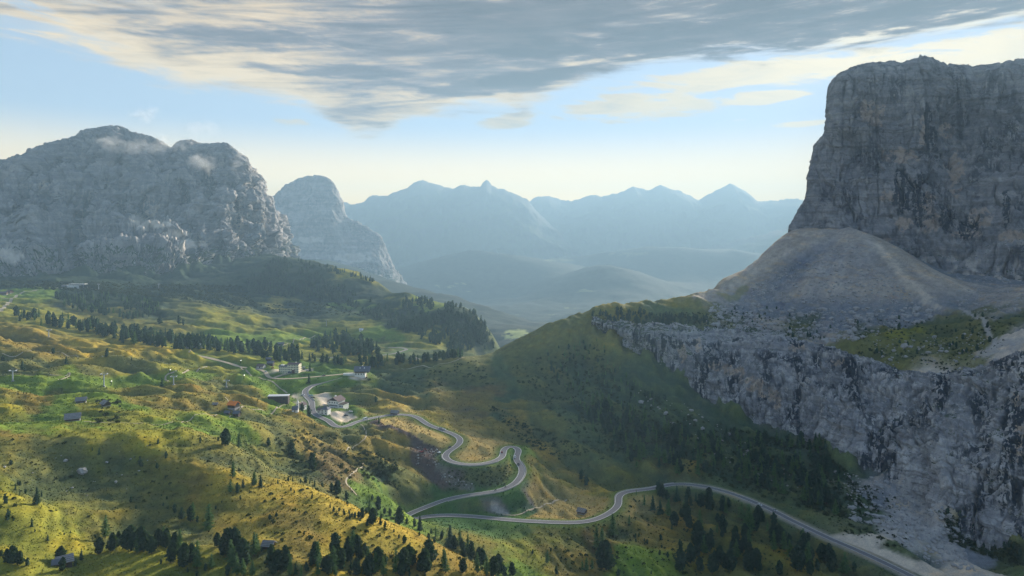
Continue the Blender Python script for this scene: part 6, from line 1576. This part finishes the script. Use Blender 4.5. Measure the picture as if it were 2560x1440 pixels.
# ---- cable lift stations
p = site(192, 718, 1400); h = thing("lift_station", "long white lift station on the crest below the rock massif", 'lift station', p, math.radians(4))
MB().box(-20, 8, -5, 5, -3, 5).build("wall", m_white, h); MB().box(-16, 22, -6.5, 6.5, 7.2, 8.4).build("roof", m_metal, h); MB().box(8.02, 20, -5, 5, -3, 4.6).build("glass_hall", m_glass, h)
for xx in (-14, -4, 6, 18): MB().tube((xx, -5.6, -2), (xx, -5.6, 7.2), .3).build("post", m_steel, h)
MB().box(-34, -22, -4, 4, -3, 6).build("annex", m_stoneb, h)
p = site(491, 866); h = thing("lift_station", "white rounded lift station in front of the long tree belt", 'lift station', p, math.radians(8))
MB().prism([(-3.2, 1.8), (3.2, 1.8), (3.4, 3.6), (2.2, 5.0), (-2.2, 5.0), (-3.4, 3.6)], (-7, 7)).build("bonnet", m_wpaint, h)
MB().box(-5, 5, -2.4, 2.4, -2, 1.78).build("base", m_slate, h); MB().box(-13, 12, -5, -3.6, -2, .5).build("platform", m_stoneb, h); MB().box(-5.5, 5.5, -3.42, -3.3, 2.6, 3.8).build("window", m_glass, h)


def pylon(u, v, hgt, label, rz=10, ymin=0):
    p = site(u, v, ymin); h = thing("lift_pylon", label, 'pylon', p, math.radians(rz), 'ski lift pylons')
    MB().box(-1.1, 1.1, -1.1, 1.1, -2, .5).build("footing", m_stoneb, h); MB().tube((0, 0, .4), (0, 0, hgt), .55, .38, 10).build("mast", m_steel, h)
    a_ = MB().box(-3.0, 3.0, -.28, .28, hgt - .2, hgt + .4).build("crossarm", m_steel, h)
    for s_ in (-1, 1):
        MB().box(s_ * 2.7 - .25, s_ * 2.7 + .25, -2.0, 2.0, hgt + .42, hgt + .9).build("sheave_beam", m_steel, h)
        for q in (-1.5, -.5, .5, 1.5): MB().tube((s_ * 2.7 - .12, q, hgt + .95), (s_ * 2.7 + .12, q, hgt + .95), .32, .32, 8).build("sheave", m_dark, a_)
    MB().tube((0, 0, hgt + .4), (0, 0, hgt + 1.9), .12, .10, 6).box(-1.4, 1.4, -.08, .08, hgt + 1.8, hgt + 2.0).build("maintenance_frame", m_steel, h)
    MB().box(-.35, .35, -.75, -.57, .5, hgt - .5).build("ladder", m_steel, h)


pylon(260, 966, 11.5, "tallest ski lift pylon standing on the green piste")
pylon(434, 962, 8.0, "ski lift pylon right of the lone round pine by the piste")
pylon(32, 953, 9.5, "ski lift pylon on the pasture near the left edge")
pylon(566, 968, 7.0, "short ski lift pylon above the orange roofed chalet")
pylon(247, 724, 13.0, "pale pylon on the crest right of the upper lift station", 5, 1400)
pylon(397, 722, 12.0, "twin armed pylon in the scrub under the scree", 5, 1400)
pylon(122, 842, 9.0, "pylon in front of the left end of the long tree belt")
pylon(816, 815, 13.0, "slim pylon on the far meadow above the wood", 5, 1200)
for u, v, lab in ((278, 962, "padded snow gun post with white head beside the tallest pylon"), (425, 933, "padded snow gun post with white head at the bend of the dirt track"), (610, 946, "padded snow gun post with white head on the bright green slope"), (602, 908, "padded snow gun post with white head above the footpath")):
    p = site(u, v); h = thing("snow_gun", lab, 'snow gun', p, 0, 'snow guns along the piste')
    MB().tube((0, 0, -.8), (0, 0, 3.0), .34, .34, 8).build("padded_post", m_dark, h); MB().tube((0, -.5, 3.5), (0, .7, 3.8), .55, .45, 10).build("head", m_wpaint, h); MB().box(-.4, .4, -.4, .4, 2.9, 3.2).build("bracket", m_dark, h)

# ------------------------------------------------------------------ vehicles


def car_parts(kind):
    if kind == 'van':
        ring = [(-2.9, .35), (2.9, .35), (2.95, 1.2), (2.5, 2.45), (-2.8, 2.5), (-2.95, 1.2)]; w = 1.05; cab = None
        glass = [(-2.4, 1.45), (2.62, 1.45), (2.42, 2.2), (-2.4, 2.25)]; L = 2.9; wr, wx_ = .38, 1.9
    else:
        ring = [(-2.1, .30), (2.1, .30), (2.2, .62), (2.0, .86), (1.0, .98), (-1.9, 1.0), (-2.15, .72)]; w = .88
        glass = None; L = 2.1; wr, wx_ = .33, 1.32
    body = MB(); n = len(ring)
    V_ = [(x, s_ * w, z) for s_ in (-1, 1) for x, z in ring]
    body.add(V_, [(i, (i + 1) % n, n + (i + 1) % n, n + i) for i in range(n)] + [tuple(range(n - 1, -1, -1)), tuple(range(n, 2 * n))])
    if kind == 'van':
        gl = MB().add([(x, s_ * (w + .01), z) for s_ in (-1, 1) for x, z in glass], [(3, 2, 1, 0), (4, 5, 6, 7), (0, 1, 5, 4), (1, 2, 6, 5), (2, 3, 7, 6), (3, 0, 4, 7)]); roof = MB().box(-2.6, 2.2, -.9, .9, 2.46, 2.56)
    else:
        lo, hi = [(-1.85, .99), (1.05, .97)], [(-1.45, 1.44), (.25, 1.44)]
        gl = MB().add([(lo[0][0], -.80, lo[0][1]), (lo[1][0], -.80, lo[1][1]), (lo[1][0], .80, lo[1][1]), (lo[0][0], .80, lo[0][1]), (hi[0][0], -.62, 1.42), (hi[1][0], -.62, 1.42), (hi[1][0], .62, 1.42), (hi[0][0], .62, 1.42)], [(0, 3, 2, 1), (0, 1, 5, 4), (1, 2, 6, 5), (2, 3, 7, 6), (3, 0, 4, 7), (4, 5, 6, 7)])
        roof = MB().box(-1.43, .23, -.64, .64, 1.425, 1.49)
    wheel = MB().tube((0, -.11, 0), (0, .11, 0), wr, wr, 12)
    lamp = MB().box(-.03, .03, -.16, .16, -.08, .08)
    return dict(body=body, glass=gl.mesh("windows", m_glass), roof=roof, wheel=wheel.mesh("wheel", m_dark), lamp=lamp.mesh("headlight", m_metal), L=L, w=w, wr=wr, wx=wx_, lz=.68 if kind == 'car' else .95)


CARP = {k: car_parts(k) for k in ('car', 'van')}
PAINT = {}


def paint_mat(col):
    if col not in PAINT: PAINT[col] = plain("car_paint", col, 0.3, 0.05, 0.5, 0.5)
    return PAINT[col]


BM_CACHE = {}


def car(p, rz, col, label, kind='car', group='vehicles on and beside the pass road'):
    q = CARP[kind]; h = thing("parked_car" if kind == 'car' else "minibus", label, 'car' if kind == 'car' else 'minibus', p, rz, group)
    key = (kind, col)
    if key not in BM_CACHE: BM_CACHE[key] = (q['body'].mesh("body", paint_mat(col)), q['roof'].mesh("roof", paint_mat(col)))
    bm_, rm_ = BM_CACHE[key]
    link("body", bm_, h); link("windows", q['glass'], h); link("roof", rm_, h)
    for sx in (-1, 1):
        for sy in (-1, 1): link("wheel", q['wheel'], h, (sx * q['wx'], sy * (q['w'] - .06), q['wr']))
        link("headlight", q['lamp'], h, (q['L'] + .08, sx * (q['w'] - .3), q['lz']))
    return h


def on_road(u, v, lane, line=road_line):
    uu_, vv_ = proj(line); k = int(np.argmin((uu_ - u) ** 2 + (vv_ - v) ** 2)); k = min(max(k, 1), len(line) - 2)
    d_ = line[k + 1] - line[k - 1]; d_ /= np.linalg.norm(d_); n_ = np.array([d_[1], -d_[0], 0]); n_ /= np.linalg.norm(n_)
    return line[k] + n_ * lane + np.array([0, 0, .08]), math.atan2(d_[1], d_[0])


WH, BK, RD, BL, SV = (0.78, 0.79, 0.80), (0.02, 0.02, 0.024), (0.30, 0.03, 0.03), (0.30, 0.50, 0.62), (0.42, 0.43, 0.45)
for u, v, lane, col, lab, kind in (
        (909, 1050, 1.4, WH, "white minibus on the road below the gravel car park", 'van'), (1100, 1071, -1.5, SV, "silver car driving ahead of the white car above the hairpin loop", 'car'), (1106, 1076, -1.5, WH, "white car on the straight above the hairpin loop", 'car'),
        (1135, 1127, 3.9, BK, "black car stopped at the road edge beside the earth slide", 'car'), (1256, 1131, -1.2, RD, "small red car in the upper leg of the tight hairpin", 'car'), (1290, 1143, 1.5, WH, "white car descending right below the tight hairpin", 'car'), (1302, 1161, 1.5, BK, "black car on the bend below the tight hairpin", 'car'),
        (1902, 1263, 1.5, WH, "white car on the straight road under the cliff", 'car'), (1937, 1279, -1.5, SV, "silver car on the road under the cliff near the larches", 'car'), (878, 938, 2.0, BK, "dark car at the junction on the col", 'car')):
    p_, a_ = on_road(u, v, lane); car(p_, a_, col, lab, kind)
sr = lines_carve[1][0]
p_, a_ = on_road(808, 940, .9, sr); car(p_, a_, BK, "black car on the upper drive in front of the cream hotel")
p_, a_ = on_road(666, 927, .6, sr); car(p_, a_, WH, "white car on the dirt bend left of the cream hotel")
for u, v, a_, col, lab in ((778, 990, .5, BL, "light blue van like car parked where the main road bends"), (782, 995, .5, BK, "black car parked just in front of the light blue one"), (757, 989, .2, WH, "white car parked beside the pale gravel lot above the chapel"), (876, 1030, .1, WH, "white car parked at the far edge of the gravel car park"), (865, 1040, .4, BK, "dark car alone on the gravel car park"),
                           (756, 921, 1.0, SV, "first silver car in the parking row right of the cream hotel"), (761, 924, 1.0, BK, "black car second in the parking row right of the cream hotel"), (765, 926, 1.0, WH, "white car third in the parking row right of the cream hotel"), (769, 928, 1.0, SV, "last silver car in the parking row right of the cream hotel"), (760, 919, 1.0, WH, "white car behind the parking row right of the cream hotel"),
                           (906, 940, .1, (0.45, .6, .6), "pale green car below the white inn"), (899, 942, .1, RD, "dark red car in front of the white inn"), (682, 921, .3, RD, "red car parked left of the cream hotel")):
    p = site(u, v)
    if p is not None: car(p + np.array([0, 0, .1]), a_, col, lab)
# motorcycles on the long lower leg
for u, v, lane, lab in ((1238, 1228, 1.2, "leading motorcycle on the long bend below the loop"), (1268, 1219, 1.2, "following motorcycle on the long bend below the loop")):
    p_, a_ = on_road(u, v, lane); h = thing("motorcycle", lab, 'motorcycle', p_, a_, 'motorcycles')
    for s_ in (-.75, .75): MB().tube((s_, -.08, .32), (s_, .08, .32), .32, .32, 12).build("wheel", m_dark, h)
    MB().prism([(-.16, .5), (.16, .5), (.2, .8), (0, 1.0), (-.2, .8)], (-.6, .6)).build("body", m_dark, h); MB().box(-.05, .05, -.4, .4, 1.0, 1.06).build("handlebar", m_steel, h)
# diggers at the earth slide
for u, v, col, rz, lab in ((1054, 1132, RD, .6, "red excavator working at the edge of the dark earth slide"), (1097, 1134, WH, 2.4, "white excavator on the dark earth slide beside the road")):
    p = site(u, v); h = thing("excavator", lab, 'excavator', p, rz, 'excavators on the earth slide'); pm = paint_mat(col)
    for s_ in (-1, 1): MB().prism([(s_ * 1.1 - .25, .1), (s_ * 1.1 + .25, .1), (s_ * 1.1 + .25, .8), (s_ * 1.1 - .25, .8)], (-1.7, 1.7)).build("track", m_dark, h)
    MB().box(-1.6, 1.2, -1.2, 1.2, .9, 1.9).build("body", pm, h); MB().box(-.2, 1.2, .1, 1.15, 1.92, 3.0).build("cab", m_glass, h)
    arm = MB().tube((1.0, -.3, 1.7), (3.4, -.3, 3.9), .24, .2, 6).tube((3.4, -.3, 3.9), (5.0, -.3, 1.6), .18, .15, 6).build("boom", pm, h); MB().box(4.6, 5.4, -.8, .2, .8, 1.6).build("bucket", m_dark, arm)

# ------------------------------------------------------------------ mist clinging to the rock


def wisp(u, v, Y, rx, ry, rz_, dens, seed, label):
    c = P(u, v, Y); bm = bmesh.new(); bmesh.ops.create_icosphere(bm, subdivisions=3, radius=1.0); me = bpy.data.meshes.new("mist"); bm.to_mesh(me); bm.free()
    m = bpy.data.materials.new("mist_vapour"); m.use_nodes = True; T = NT(m.node_tree); pv = T.n('ShaderNodeVolumePrincipled'); om = T.n('ShaderNodeOutputMaterial')
    pv.inputs['Color'].default_value = (.95, .96, .98, 1); pv.inputs['Anisotropy'].default_value = 0.2
    tc = T.n('ShaderNodeTexCoord').outputs['Object']; ln = T.vm('LENGTH', tc)
    nz = T.noise(T.vm('ADD', T.vm('MULTIPLY', tc, (rx / 40.0, ry / 40.0, rz_ / 34.0)), (seed, seed * 2, 0)), 0.85, 4, 0.62, 0.7)
    q = T.m('ADD', T.m('MULTIPLY', T.m('SUBTRACT', 1.0, ln), 0.75), T.m('MULTIPLY', T.m('SUBTRACT', nz, 0.56), 2.6))
    edge_ = T.smooth(ln, 0.98, 0.70)
    T.l(T.m('MULTIPLY', T.m('MULTIPLY', T.smooth(q, 0.0, 0.75), edge_), dens), pv.inputs['Density']); T.l(pv.outputs[0], om.inputs['Volume'])
    me.materials.append(m); o = bpy.data.objects.new("mist", me); COL.objects.link(o); o.location = tuple(c); o.scale = (rx, ry, rz_); o['kind'] = 'stuff'; o['label'] = label


wisp(300, 372, 2520, 170, 55, 62, 0.011, 1.0, "thin mist drifting across the summit of the left massif")
wisp(400, 362, 2560, 150, 50, 48, 0.010, 5.0, "mist trailing right of the summit of the left massif")
wisp(500, 412, 2560, 78, 45, 58, 0.022, 3.0, "compact white cloud puff on the right peak of the left massif")
wisp(595, 410, 2620, 44, 36, 75, 0.015, 9.0, "faint mist along the right shoulder of the left massif")
wisp(260, 425, 2420, 95, 45, 45, 0.009, 7.0, "pale mist patch below the summit of the left massif")
wisp(365, 283, 2750, 100, 50, 50, 0.006, 12.0, "faint grey cloud scrap in the sky over the left massif")
wisp(500, 322, 2780, 110, 50, 46, 0.005, 15.0, "faint grey cloud scrap above the right peak of the left massif")
